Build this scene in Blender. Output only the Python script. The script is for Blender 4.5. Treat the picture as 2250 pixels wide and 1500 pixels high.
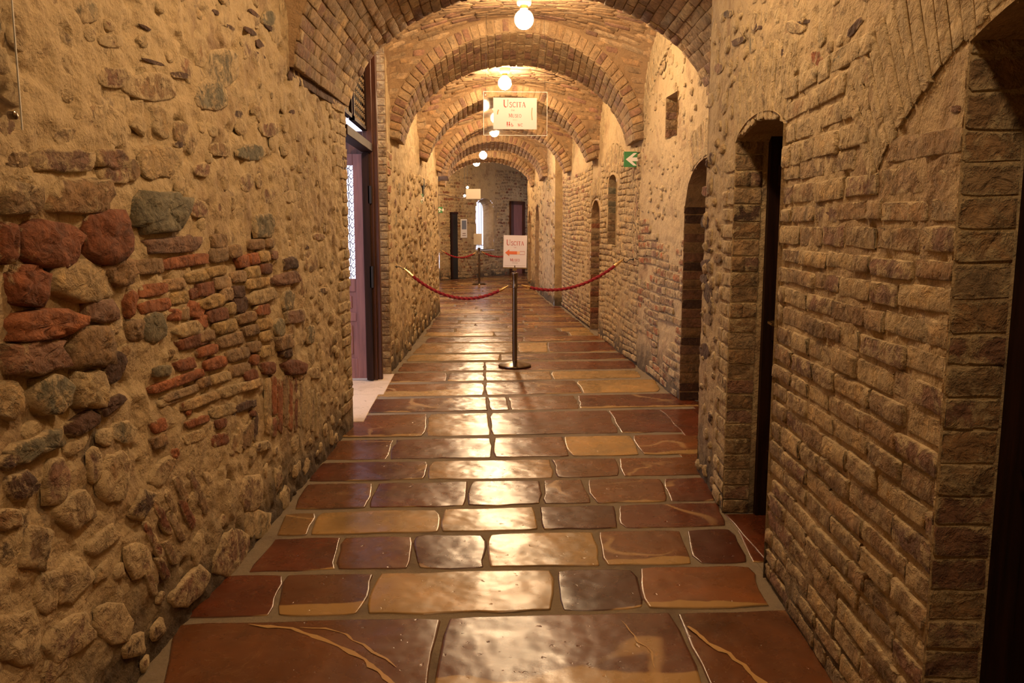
import bpy, math, random
import numpy as np
from mathutils import Matrix, Vector
rng = random.Random(7)
npr = np.random.RandomState(11)
for o in list(bpy.data.objects): bpy.data.objects.remove(o)
scene = bpy.context.scene
COL = scene.collection

# ------------------------------------------------------------------ camera, world, exposure
F, H = 1816.0, 1.5
PITCH = math.atan(260 / F)
YAW = math.atan(85 * math.cos(PITCH) / F)
cam_d = bpy.data.cameras.new('camera'); cam = bpy.data.objects.new('camera', cam_d); COL.objects.link(cam)
cam_d.sensor_width = 36.0; cam_d.lens = 36.0 * F / 2250.0; cam_d.clip_start = 0.05
cam.location = (0, 0, H)
cam.rotation_euler = (math.pi / 2 - PITCH, 0, -YAW)
scene.camera = cam
vs = scene.view_settings
vs.view_transform = 'Standard'; vs.look = 'None'; vs.gamma = 1.0; vs.use_curve_mapping = False
vs.exposure = 0.0
scene.cycles.max_bounces = 7; scene.cycles.adaptive_threshold = 0.02; scene.cycles.diffuse_bounces = 4; scene.cycles.glossy_bounces = 3; scene.cycles.transmission_bounces = 6
world = bpy.data.worlds.new('sky'); scene.world = world; world.use_nodes = True
wbg = world.node_tree.nodes['Background']
wbg.inputs[0].default_value = (0.86, 0.80, 1.0, 1); wbg.inputs[1].default_value = 1.9
LAMP_COL = (1.0, 0.685, 0.385)
LAMP_STRENGTH = 640.0
LAMPS = [  # x, y, ceiling z, strength factor
    (0.42, 0.45, 3.40, 0.42), (0.42, 3.3, 3.45, 0.62), (0.434, 7.2, 3.36, 1.0), (0.388, 10.25, 3.34, 0.8),
    (0.353, 12.75, 3.24, 0.8), (0.381, 15.0, 3.27, 0.8), (0.216, 17.9, 3.10, 0.6), (0.083, 20.1, 3.10, 0.9)]

# camera rays, used to turn measured directions into points on the real surfaces
_fw = np.array([math.sin(YAW) * math.cos(PITCH), math.cos(YAW) * math.cos(PITCH), -math.sin(PITCH)])
_rt = np.array([math.cos(YAW), -math.sin(YAW), 0.0]); _up = np.cross(_rt, _fw)
_C = np.array([0, 0, H])
def ray(x, y): return _fw * F + _rt * (x - 1125) + _up * (750 - y)
def on_floor(x, y, z=0.0):
    d = ray(x, y); return _C + d * ((z - H) / d[2])
def at_depth(x, y, Y):
    d = ray(x, y); return _C + d * (Y / d[1])

# ------------------------------------------------------------------ noise
def _hash(ix, iy, iz):
    h = (ix * 374761393 + iy * 668265263 + iz * 2147483647 + 1013904223) & 0xFFFFFFFF
    h = ((h ^ (h >> 13)) * 1274126177) & 0xFFFFFFFF
    h = (h ^ (h >> 16)) & 0xFFFFFFFF
    return h / 4294967295.0
def vnoise(x, y, z=0.0):
    x = np.asarray(x, float); y = np.asarray(y, float); z = np.asarray(z, float) + 0 * x
    ix, iy, iz = np.floor(x).astype(np.int64), np.floor(y).astype(np.int64), np.floor(z).astype(np.int64)
    fx, fy, fz = x - ix, y - iy, z - iz
    fx, fy, fz = [t * t * (3 - 2 * t) for t in (fx, fy, fz)]
    r = 0
    for a in (0, 1):
        for b in (0, 1):
            for c in (0, 1):
                w = (fx if a else 1 - fx) * (fy if b else 1 - fy) * (fz if c else 1 - fz)
                r = r + w * _hash(ix + a, iy + b, iz + c)
    return r
def fbm(x, y, z=0.0, o=4):
    s, a, t = 0, .5, 0
    for i in range(o):
        s = s + a * vnoise(x * 2 ** i + 17 * i, y * 2 ** i + 5 * i, z); t += a; a *= .5
    return s / t

# ------------------------------------------------------------------ materials
def new_mat(name):
    m = bpy.data.materials.new(name); m.use_nodes = True
    nt = m.node_tree; b = nt.nodes['Principled BSDF']
    return m, nt, b
class N:
    def __init__(s, nt): s.nt = nt
    def node(s, t, **k):
        n = s.nt.nodes.new(t)
        for a, v in k.items(): setattr(n, a, v)
        return n
    def link(s, a, b): s.nt.links.new(a, b)
    def noise(s, vec, scale, detail=4, rough=.6, dist=0.0):
        n = s.node('ShaderNodeTexNoise'); n.inputs['Scale'].default_value = scale
        n.inputs['Detail'].default_value = detail; n.inputs['Roughness'].default_value = rough
        n.inputs['Distortion'].default_value = dist
        if vec is not None: s.link(vec, n.inputs['Vector'])
        return n.outputs['Fac']
    def ramp(s, fac, stops):
        r = s.node('ShaderNodeValToRGB'); e = r.color_ramp.elements
        while len(e) < len(stops): e.new(.5)
        for i, (p, c) in enumerate(stops):
            e[i].position = p; e[i].color = c if len(c) == 4 else (*c, 1)
        s.link(fac, r.inputs[0]); return r.outputs[0]
    def mix(s, fac, a, b, mode='MIX'):
        n = s.node('ShaderNodeMix', data_type='RGBA', blend_type=mode)
        for v, i in ((fac, 0), (a, 6), (b, 7)):
            if isinstance(v, (int, float)): n.inputs[i].default_value = v
            elif isinstance(v, tuple): n.inputs[i].default_value = v if len(v) == 4 else (*v, 1)
            else: s.link(v, n.inputs[i])
        return n.outputs[2]
    def math(s, op, a, b=None, clamp=False):
        n = s.node('ShaderNodeMath', operation=op, use_clamp=clamp)
        for v, i in ((a, 0), (b, 1)):
            if v is None: continue
            if isinstance(v, (int, float)): n.inputs[i].default_value = v
            else: s.link(v, n.inputs[i])
        return n.outputs[0]
    def bump(s, h, dist, strength=1.0, normal=None):
        n = s.node('ShaderNodeBump'); n.inputs['Distance'].default_value = dist; n.inputs['Strength'].default_value = strength
        s.link(h, n.inputs['Height'])
        if normal is not None: s.link(normal, n.inputs['Normal'])
        return n.outputs[0]
def grey(v): return (v, v, v, 1)

def mortar_mat(name, base, dark, light, bump=0.012, grime=False):
    m, nt, b = new_mat(name); n = N(nt)
    pos = n.node('ShaderNodeNewGeometry').outputs['Position']
    a = n.noise(pos, 2.2, 5, .65, .6)
    c = n.ramp(a, [(.30, dark), (.48, base), (.62, base), (.78, light)])
    f = n.noise(pos, 11, 6, .7, .4)
    c = n.mix(n.ramp(f, [(.28, grey(.5)), (.42, grey(0))]), c, dark)
    sp = n.ramp(n.noise(pos, 5.5, 6, .74, .9), [(.60, grey(0)), (.66, grey(.75))])
    c = n.mix(sp, c, n.mix(n.noise(pos, 3, 2), (.17, .105, .06, 1), (.27, .22, .15, 1)))
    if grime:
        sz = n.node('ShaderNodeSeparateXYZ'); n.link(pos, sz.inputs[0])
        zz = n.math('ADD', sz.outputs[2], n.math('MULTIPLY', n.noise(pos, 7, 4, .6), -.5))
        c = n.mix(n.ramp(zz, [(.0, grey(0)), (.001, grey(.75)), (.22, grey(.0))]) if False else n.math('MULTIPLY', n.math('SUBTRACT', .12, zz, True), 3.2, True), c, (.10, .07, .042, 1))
    g = n.noise(pos, 120, 3, .6)
    c = n.mix(.35, c, n.ramp(g, [(.3, grey(.45)), (.7, grey(1.0))]), 'MULTIPLY')
    n.link(c, b.inputs['Base Color']); b.inputs['Roughness'].default_value = .93
    h = n.math('ADD', n.math('MULTIPLY', n.noise(pos, 12, 6, .56, .1), 1.0), n.math('MULTIPLY', g, .12))
    n.link(n.bump(h, bump * 2.5), b.inputs['Normal'])
    return m
MORTAR = (.52, .395, .22)
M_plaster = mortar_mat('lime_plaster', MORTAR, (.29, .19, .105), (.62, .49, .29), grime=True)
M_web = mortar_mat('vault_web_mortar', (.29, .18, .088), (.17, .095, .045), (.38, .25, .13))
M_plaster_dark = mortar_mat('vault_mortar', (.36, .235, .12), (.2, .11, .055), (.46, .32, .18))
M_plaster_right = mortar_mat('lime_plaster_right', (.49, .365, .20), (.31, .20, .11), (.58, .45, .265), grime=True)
M_rubble_base = mortar_mat('floor_mortar', (.22, .165, .10), (.13, .09, .055), (.29, .225, .14), .004)

def stone_mat(name, source, mort=MORTAR, bump=0.012):
    m, nt, b = new_mat(name); n = N(nt)
    pos = n.node('ShaderNodeNewGeometry').outputs['Position']
    if source == 'object':
        oi = n.node('ShaderNodeObjectInfo'); col, cover, rnd = oi.outputs['Color'], oi.outputs['Alpha'], oi.outputs['Random']
    else:
        at = n.node('ShaderNodeAttribute', attribute_name='tint'); col, cover = at.outputs['Color'], at.outputs['Alpha']
    ed = n.node('ShaderNodeAttribute', attribute_name='edge').outputs['Fac']
    a = n.noise(pos, 9, 5, .7, .8)
    c = n.mix(1.0, col, n.ramp(a, [(.28, grey(.42)), (.5, grey(.95)), (.72, (1.35, 1.3, 1.15, 1))]), 'MULTIPLY')
    f = n.noise(pos, 60, 4, .7)
    c = n.mix(.6, c, n.ramp(f, [(.3, grey(.5)), (.7, grey(1.25))]), 'MULTIPLY')
    k = n.noise(pos, 16, 6, .72, .5)
    cov = n.math('ADD', n.math('MULTIPLY', n.math('SUBTRACT', k, .5), 3.2), n.math('ADD', n.math('MULTIPLY', ed, .55), n.math('SUBTRACT', n.math('MULTIPLY', cover, 1.6), .62)))
    covr = n.ramp(cov, [(.12, grey(0)), (.55, grey(1))])
    mc = n.mix(1.0, (*mort, 1), n.ramp(a, [(.3, grey(.72)), (.7, grey(1.12))]), 'MULTIPLY')
    c = n.mix(covr, c, mc)
    n.link(c, b.inputs['Base Color']); b.inputs['Roughness'].default_value = .9
    h = n.math('ADD', n.math('ADD', n.noise(pos, 20, 6, .62, .4), n.math('MULTIPLY', n.noise(pos, 7, 2, .5, .8), 1.3)), n.math('MULTIPLY', covr, .12))
    n.link(n.bump(h, bump * 2.5), b.inputs['Normal'])
    return m
M_stone = stone_mat('masonry_piece', 'object')
M_stone_joined = stone_mat('masonry_joined', 'attribute')
M_vault = stone_mat('vault_brick', 'object', (.36, .25, .13), .006)
M_vault_joined = stone_mat('vault_brick_joined', 'attribute', (.33, .21, .105), .006)

def paver_mat():
    m, nt, b = new_mat('polished_paving'); n = N(nt)
    pos = n.node('ShaderNodeNewGeometry').outputs['Position']
    oi = n.node('ShaderNodeObjectInfo')
    col, al, rnd = oi.outputs['Color'], oi.outputs['Alpha'], oi.outputs['Random']
    off = n.node('ShaderNodeCombineXYZ'); n.link(n.math('MULTIPLY', rnd, 37.0), off.inputs[0]); n.link(n.math('MULTIPLY', rnd, 91.0), off.inputs[1])
    va = n.node('ShaderNodeVectorMath', operation='ADD'); n.link(pos, va.inputs[0]); n.link(off.outputs[0], va.inputs[1]); p2 = va.outputs[0]
    c = n.mix(1.0, col, n.ramp(n.noise(p2, 2.4, 5, .6, .8), [(.3, grey(.62)), (.5, grey(1)), (.7, (1.35, 1.25, 1.1, 1))]), 'MULTIPLY')
    yel = (.36, .21, .07, 1)
    # yellow bed of the same stone along one edge
    uv = n.node('ShaderNodeUVMap'); sep = n.node('ShaderNodeSeparateXYZ'); n.link(uv.outputs[0], sep.inputs[0])
    t = n.math('ADD', sep.outputs[1], n.math('MULTIPLY', n.math('SUBTRACT', n.noise(p2, 3.0, 3, .5), .5), .55))
    band = n.ramp(n.math('SUBTRACT', al, t), [(.0, grey(0)), (.03, grey(1))])
    c = n.mix(band, c, yel)
    # veins
    ns = n.noise(p2, 1.0, 3, .45, .4)
    v = n.math('ABSOLUTE', n.math('SUBTRACT', ns, .5))
    gate = n.ramp(n.noise(p2, 1.1, 2, .5), [(.52, grey(0)), (.6, grey(1))])
    vein = n.math('MULTIPLY', n.ramp(v, [(.0, grey(1)), (.006, grey(.8)), (.012, grey(0))]), gate)
    c = n.mix(n.math('MULTIPLY', vein, .7), c, (.45, .28, .12, 1))
    ns2 = n.noise(p2, 3.1, 4, .6, 2.0)
    v2 = n.ramp(n.math('ABSOLUTE', n.math('SUBTRACT', ns2, .47)), [(.0, grey(.5)), (.006, grey(0))])
    c = n.mix(n.math('MULTIPLY', v2, .4), c, (.36, .22, .11, 1))
    ed = n.node('ShaderNodeAttribute', attribute_name='edge').outputs['Fac']
    c = n.mix(n.math('MULTIPLY', ed, .55), c, (.16, .11, .065, 1))
    n.link(c, b.inputs['Base Color'])
    wear = n.noise(p2, 5, 5, .6)
    rr = n.math('ADD', n.math('MULTIPLY', wear, .20), n.math('ADD', .175, n.math('MULTIPLY', n.math('POWER', ed, 3.0), .5)))
    n.link(rr, b.inputs['Roughness'])
    b.inputs['Specular IOR Level'].default_value = .5
    pits = n.ramp(n.noise(p2, 26, 3, .5), [(.22, grey(0)), (.33, grey(1))])
    h = n.math('ADD', n.math('MULTIPLY', n.noise(p2, 5.5, 2, .45), 1.0), n.math('MULTIPLY', pits, .16))
    h = n.math('ADD', h, n.math('MULTIPLY', n.noise(p2, 60, 3, .6), .02))
    n.link(n.bump(h, .011), b.inputs['Normal'])
    return m
M_paver = paver_mat()

def simple(name, col, rough=.5, metal=0.0, emit=None, strength=0, **k):
    m, nt, b = new_mat(name)
    b.inputs['Base Color'].default_value = (*col, 1); b.inputs['Roughness'].default_value = rough
    b.inputs['Metallic'].default_value = metal
    if emit: b.inputs['Emission Color'].default_value = (*emit, 1); b.inputs['Emission Strength'].default_value = strength
    for a, v in k.items(): b.inputs[a.replace('_', ' ')].default_value = v
    return m
def wood(name, c1, c2, rough=.45, sc=(30, 30, 2)):
    m, nt, b = new_mat(name); n = N(nt)
    g = n.node('ShaderNodeNewGeometry').outputs['Position']
    mp = n.node('ShaderNodeMapping'); mp.inputs['Scale'].default_value = sc; n.link(g, mp.inputs[0])
    f = n.noise(mp.outputs[0], 1.0, 5, .6, .6)
    n.link(n.ramp(f, [(.3, c1), (.7, c2)]), b.inputs['Base Color']); b.inputs['Roughness'].default_value = rough
    n.link(n.bump(f, .002), b.inputs['Normal'])
    return m
M_darkwood = wood('dark_door_wood', (.012, .006, .004), (.035, .014, .008), .62)
M_darkwood.node_tree.nodes['Principled BSDF'].inputs['Specular IOR Level'].default_value = .12
M_frame = wood('frame_wood', (.030, .010, .006), (.10, .032, .016), .38)
M_leaf = wood('door_leaf_wood', (.17, .070, .060), (.30, .125, .10), .45)
M_iron = simple('iron', (.03, .025, .022), .5, .6)
M_ironlit = simple('ironwork', (.30, .22, .13), .55, .3)  # lighter copy of the iron, light on the scrolls put into the colour
M_steel = simple('dark_steel', (.20, .15, .11), .22, 1.0)
M_brass = simple('brass', (.78, .58, .28), .25, 1.0)
M_rope = simple('red_cord', (.23, .006, .012), .85)
M_paper = simple('printed_paper', (.74, .66, .62), .7)
M_board = simple('cream_board', (.50, .45, .36), .7)
M_sheet = simple('sunlit_sheet', (.50, .41, .38), .75)  # pinkish paper colour of the hanging sheet
M_redink = simple('deep_red_ink', (.30, .015, .012), .75)
M_red = simple('red_ink', (.50, .045, .035), .7)
M_orange = simple('orange_ink', (.72, .16, .05), .7)
M_greyink = simple('grey_ink', (.30, .22, .18), .7)
M_green = simple('exit_green', (.045, .22, .07), .5)
M_white = simple('white_plastic', (.80, .76, .70), .5)
M_black = simple('black_plastic', (.012, .010, .009), .85)
M_grey = simple('grey_print', (.16, .17, .18), .5)
M_cable = simple('brown_cable', (.07, .035, .018), .6)
M_canopy = simple('cream_ceramic', (.62, .50, .34), .35)
M_slab = mortar_mat('pale_threshold', (.66, .52, .37), (.50, .38, .26), (.74, .62, .46), .001)
M_bright = simple('pale_courtyard', (.62, .60, .60), .8)
m, nt, b = new_mat('clear_acrylic'); M_acrylic = m
b.inputs['Base Color'].default_value = (.97, .98, .96, 1); b.inputs['Roughness'].default_value = .04
b.inputs['Transmission Weight'].default_value = 1.0; b.inputs['IOR'].default_value = 1.3
m, nt, b = new_mat('frosted_edge'); M_edge = m
b.inputs['Base Color'].default_value = (.85, .82, .74, 1); b.inputs['Roughness'].default_value = .35
b.inputs['Transmission Weight'].default_value = .3
m, nt, b = new_mat('window_glass'); M_glass = m
b.inputs['Base Color'].default_value = (.95, .97, 1, 1); b.inputs['Roughness'].default_value = .05
b.inputs['Transmission Weight'].default_value = 1.0; b.inputs['IOR'].default_value = 1.05
def bulb_mat(k):
    m, nt, b = new_mat('lit_glass_globe')
    b.inputs['Base Color'].default_value = (1, .95, .85, 1)
    b.inputs['Emission Color'].default_value = (*LAMP_COL, 1); b.inputs['Emission Strength'].default_value = LAMP_STRENGTH * k
    return m

# ------------------------------------------------------------------ object helpers
def link(o, parent=None):
    COL.objects.link(o)
    if parent is not None: o.parent = parent
    return o
def mesh_np(name, V, Fc, smooth=True, edge=None, tint=None, uv=None):
    me = bpy.data.meshes.new(name)
    me.from_pydata(np.asarray(V, float).tolist(), [], [tuple(int(i) for i in f) for f in Fc])
    if smooth: me.polygons.foreach_set('use_smooth', [True] * len(me.polygons))
    if edge is not None:
        a = me.attributes.new('edge', 'FLOAT', 'POINT'); a.data.foreach_set('value', np.asarray(edge, np.float32))
    if tint is not None:
        a = me.color_attributes.new('tint', 'FLOAT_COLOR', 'POINT'); a.data.foreach_set('color', np.asarray(tint, np.float32).ravel())
    if uv is not None:
        l = me.uv_layers.new(name='UVMap'); vi = np.zeros(len(me.loops), np.int32); me.loops.foreach_get('vertex_index', vi)
        l.data.foreach_set('uv', np.asarray(uv, np.float32)[vi].ravel())
    me.update(); return me
def mobj(name, me, mat, parent=None):
    if mat is not None and len(me.materials) == 0: me.materials.append(mat)
    return link(bpy.data.objects.new(name, me), parent)
def struct(name, me, mat, parent=None):
    o = mobj(name, me, mat, parent)
    if parent is None: o['kind'] = 'structure'
    return o
def empty_struct(name):
    o = link(bpy.data.objects.new(name, None)); o['kind'] = 'structure'; o.empty_display_size = .1; return o
def thing(name, label, cat, loc=(0, 0, 0), rotz=0, group=None):
    o = link(bpy.data.objects.new(name, None)); o.location = loc; o.rotation_euler = (0, 0, rotz)
    o['label'] = label; o['category'] = cat; o.empty_display_size = .1
    if group: o['group'] = group
    return o
def tag(o, label, cat, group=None):
    o['label'] = label; o['category'] = cat
    if group: o['group'] = group
    return o
class MB:
    def __init__(s): s.V = []; s.F = []
    def add(s, V, Fc):
        k = len(s.V); s.V += [tuple(map(float, v)) for v in V]; s.F += [tuple(i + k for i in f) for f in Fc]; return s
    def box(s, lo, hi, M=None, bev=0.0):
        (x0, y0, z0), (x1, y1, z1) = lo, hi
        if bev <= 0:
            V = [(x, y, z) for x in (x0, x1) for y in (y0, y1) for z in (z0, z1)]
            Fc = [(0, 1, 3, 2), (4, 6, 7, 5), (0, 4, 5, 1), (2, 3, 7, 6), (0, 2, 6, 4), (1, 5, 7, 3)]
        else:
            import bmesh
            bm = bmesh.new(); bmesh.ops.create_cube(bm, size=1)
            for v in bm.verts: v.co = Vector(((x0 + x1) / 2 + v.co.x * (x1 - x0), (y0 + y1) / 2 + v.co.y * (y1 - y0), (z0 + z1) / 2 + v.co.z * (z1 - z0)))
            bmesh.ops.bevel(bm, geom=bm.edges[:], offset=bev, segments=1, affect='EDGES')
            bm.verts.index_update(); V = [tuple(v.co) for v in bm.verts]; Fc = [[v.index for v in f.verts] for f in bm.faces]; bm.free()
        if M is not None: V = [tuple(M @ Vector(v)) for v in V]
        return s.add(V, Fc)
    def lathe(s, prof, n=24, c=(0, 0, 0), axis='z'):
        V = []; Fc = []
        for r, z in prof:
            for i in range(n):
                a = 2 * math.pi * i / n; p = (r * math.cos(a), r * math.sin(a), z)
                if axis == 'x': p = (z, p[0], p[1])
                if axis == 'y': p = (p[0], z, p[1])
                V.append((c[0] + p[0], c[1] + p[1], c[2] + p[2]))
        for j in range(len(prof) - 1):
            for i in range(n):
                k = (i + 1) % n; Fc.append((j * n + i, j * n + k, (j + 1) * n + k, (j + 1) * n + i))
        Fc.append(tuple(range(n))[::-1]); Fc.append(tuple((len(prof) - 1) * n + i for i in range(n)))
        return s.add(V, Fc)
    def tube(s, pts, r, n=10, lobes=0, twist=0.0, amp=0.0, closed=False):
        P = [np.array(p, float) for p in pts]; V = []; Fc = []
        up0 = np.array([0, 0, 1.0]); L = 0
        for i, p in enumerate(P):
            t = P[min(i + 1, len(P) - 1)] - P[max(i - 1, 0)]; t /= (np.linalg.norm(t) + 1e-9)
            if abs(t @ up0) > .95: up = np.array([0, 1.0, 0])
            else: up = up0
            a = np.cross(t, up); a /= np.linalg.norm(a); b2 = np.cross(a, t)
            if i: L += np.linalg.norm(P[i] - P[i - 1])
            rr = r[i] if isinstance(r, (list, tuple)) else r
            for k in range(n):
                th = 2 * math.pi * k / n
                q = rr * (1 + amp * math.cos(lobes * th + twist * L)) if lobes else rr
                V.append(p + a * q * math.cos(th) + b2 * q * math.sin(th))
        for i in range(len(P) - 1):
            for k in range(n):
                Fc.append((i * n + k, i * n + (k + 1) % n, (i + 1) * n + (k + 1) % n, (i + 1) * n + k))
        Fc.append(tuple(range(n))[::-1]); Fc.append(tuple((len(P) - 1) * n + k for k in range(n)))
        return s.add(V, Fc)
    def build(s, name, mat, parent=None, smooth=False, kind=None):
        o = mobj(name, mesh_np(name, s.V, s.F, smooth), mat, parent)
        if smooth:
            try:
                o.data.set_sharp_from_angle(angle=math.radians(40))
            except Exception: pass
        if kind: o['kind'] = kind
        return o

# ------------------------------------------------------------------ masonry pieces
def brick_variant(i, na=5, nb=4, rough=1.0):
    r = np.random.RandomState(100 + i)
    A = np.array([-.5, -.475, -.18, .16, .47, .5]); B = np.array([-.5, -.42, .0, .40, .5])
    A[1:-1] += r.uniform(-.03, .03, 4)
    V = []; E = []
    bow = r.uniform(-.10, .10, 2); tiltv = r.uniform(-.16, .16)
    for bi, b in enumerate(B):
        for ai, a in enumerate(A):
            ea, eb = ai in (0, 5), bi in (0, 4)
            c = 1.0 + r.uniform(-.28, .22) * rough + tiltv * a * 2
            if ea or eb: c *= .62
            if ea and eb: c *= .6
            aa = a * (.98 if (ea and eb) else 1) + r.uniform(-.012, .012); bb = b * (.93 if (ea and eb) else 1) + r.uniform(-.045, .045) * rough + bow[0] * (abs(a) ** 2) * (1 if b > 0 else .6)
            V.append((aa, c, bb)); E.append(1.0 if (ea or eb) else (.35 if (ai in (1, 4) or bi in (1, 3)) else 0))
    w = 6; Fc = [(j * w + k, j * w + k + 1, (j + 1) * w + k + 1, (j + 1) * w + k) for j in range(4) for k in range(5)]
    ring = [k for k in range(6)] + [j * w + 5 for j in range(1, 5)] + [4 * w + k for k in range(4, -1, -1)] + [j * w for j in range(3, 0, -1)]
    k0 = len(V)
    for q in ring: v = V[q]; V.append((v[0] * 1.01, -1.6, v[2] * 1.02)); E.append(1.0)
    m = len(ring)
    for q in range(m): Fc.append((ring[q], k0 + q, k0 + (q + 1) % m, ring[(q + 1) % m]))
    Fc = [tuple(reversed(f)) for f in Fc]
    return np.array(V), Fc, np.array(E)
def stone_geo(out, h, seed, rings=((1.0, -.5), (.97, .35), (.86, .78), (.58, 1.0), (.28, 1.0)), facet=.28):
    """out: list of (a, b) around a centre at the origin, metres; h: how proud"""
    r = np.random.RandomState(seed); out = np.asarray(out, float); n = len(out)
    dirs = r.normal(size=(5, 2)); V = []; E = []
    R = np.abs(out).max() + 1e-6
    def hgt(p, f):
        z = f
        if f > .3:
            k = min([1.0 + (dirs[j] @ p) / R * .22 + .08 * j for j in range(4)])
            z = f * min(1.0, k) + facet * (r.uniform(-.5, .5)) * (f > .6)
        return z
    for s, f in rings:
        for p in out:
            q = p * s; V.append((q[0], hgt(q, f) * h, q[1])); E.append(max(0.0, (s - .80) / .2))
    V.append((0, h * 1.0, 0)); E.append(0)
    Fc = []
    for j in range(len(rings) - 1):
        for i in range(n):
            k = (i + 1) % n; Fc.append((j * n + i, j * n + k, (j + 1) * n + k, (j + 1) * n + i))
    j = len(rings) - 1
    for i in range(n): Fc.append((j * n + i, j * n + (i + 1) % n, len(V) - 1))
    V = np.array(V)
    V2 = V.copy(); V2[-n - 1:, 1] = np.clip(V[-n - 1:, 1], None, h * 1.25)
    Fc = [tuple(reversed(f)) for f in Fc]
    return V2, Fc, np.array(E)
VARS = {}
for i in range(12): VARS['b%d' % i] = brick_variant(i)
for i in range(6): VARS['v%d' % i] = brick_variant(40 + i, rough=.5)
for i in range(12):
    r = np.random.RandomState(300 + i); n = 12; pts = []
    sq = r.uniform(.5, .95)
    for k in range(n):
        t = 2 * math.pi * (k + r.uniform(-.25, .25)) / n; c, s = math.cos(t), math.sin(t)
        rad = r.uniform(.70, 1.12)
        pts.append((rad * math.copysign(abs(c) ** sq, c), rad * math.copysign(abs(s) ** sq, s)))
    V, Fc, E = stone_geo(pts, 1.0, 300 + i, ((1.0, -1.2), (.93, .25), (.70, .8), (.4, 1.0)), .5)
    VARS['s%d' % i] = (V, Fc, E)
_shared = {}
def shared_mesh(key, name, mat):
    if (key, mat.name) not in _shared:
        V, Fc, E = VARS[key]; me = mesh_np(name, V, Fc, True, E); me.materials.append(mat); _shared[(key, mat.name)] = me
    return _shared[(key, mat.name)]

class Frame:
    """vertical plane from P towards Q; n points into the corridor"""
    def __init__(s, P, Q, side):
        s.P = np.array([P[0], P[1], 0.0]); Q = np.array([Q[0], Q[1], 0.0]); s.L = np.linalg.norm(Q - s.P)
        s.e = (Q - s.P) / s.L
        nn = np.array([s.e[1], -s.e[0], 0]);
        s.n = nn * side
        s.z = np.array([0, 0, 1.0])
        s.flip = np.dot(s.e, np.cross(s.n, s.z)) < 0
    def pt(s, u, z, c=0.0): return s.P + s.e * u + s.n * c + s.z * z
    def hit(s, x, y):
        d = ray(x, y); t = ((s.P - _C) @ s.n) / (d @ s.n); X = _C + d * t
        return (X - s.P) @ s.e, X[2]
    def uy(s, Y): return (Y - s.P[1]) / s.e[1]
    def M(s, u, z, c, sa, sb, sc, rot=0.0):
        A = -s.e if s.flip else s.e
        ca, sn = math.cos(rot), math.sin(rot)
        Ax = A * ca + s.z * sn; Zx = -A * sn + s.z * ca
        o = s.pt(u, z, c)
        return np.array([[Ax[k] * sa, s.n[k] * sc, Zx[k] * sb, o[k]] for k in range(3)] + [[0, 0, 0, 1]])
def frame_M(o, A, Nn, B, sa, sc, sb):
    if np.dot(A, np.cross(Nn, B)) < 0: A = -np.asarray(A)
    return np.array([[A[k] * sa, Nn[k] * sc, B[k] * sb, o[k]] for k in range(3)] + [[0, 0, 0, 1]])

class Pieces:
    def __init__(s): s.items = []
    def add(s, key, M, tint, name='brick'):
        d = np.linalg.norm(M[:3, 3] - _C); size = np.linalg.norm(M[:3, 0]) * np.linalg.norm(M[:3, 2]) / d ** 2
        vis = M[1, 3] > .3
        s.items.append((size if vis else size * .001, key, M, tint, name))
    def flush(s, parent, limit=300, mat=None, matj=None, joined='brick_courses', unique=None):
        mat = mat or M_stone; matj = matj or M_stone_joined
        s.items.sort(key=lambda t: -t[0])
        for sz, key, M, tint, name in s.items[:limit]:
            o = bpy.data.objects.new(name, shared_mesh(key, name, mat)); o.matrix_basis = Matrix(M.tolist())
            o.color = tint; COL.objects.link(o); o.parent = parent
        rest = s.items[limit:]
        if rest:
            Vs, Fs, Es, Ts = [], [], [], []; k = 0
            for sz, key, M, tint, name in rest:
                V, Fc, E = VARS[key]; W = V @ M[:3, :3].T + M[:3, 3]
                Vs.append(W); Es.append(E); Ts.append(np.tile(tint, (len(V), 1)))
                Fs += [tuple(i + k for i in f) for f in Fc]; k += len(V)
            o = mobj(joined, mesh_np(joined, np.vstack(Vs), Fs, True, np.concatenate(Es), np.vstack(Ts)), matj, parent)
            o['kind'] = 'stuff'
            return o

TONE = dict(T=(.50, .355, .18), B=(.29, .18, .09), D=(.10, .05, .032), R=(.225, .080, .036), O=(.34, .118, .045),
            P=(.25, .135, .085), G=(.205, .18, .115), W=(.55, .43, .27), Y=(.46, .31, .13), K=(.36, .24, .13))
def tone(k, cover=.3, j=.14):
    c = TONE[k]; f = 1 + rng.uniform(-j, j); g = rng.uniform(-.05, .05)
    return (min(1, c[0] * f * (1 + g)), c[1] * f, c[2] * f * (1 - g), max(0, min(1, cover + rng.uniform(-.1, .1))))

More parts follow.
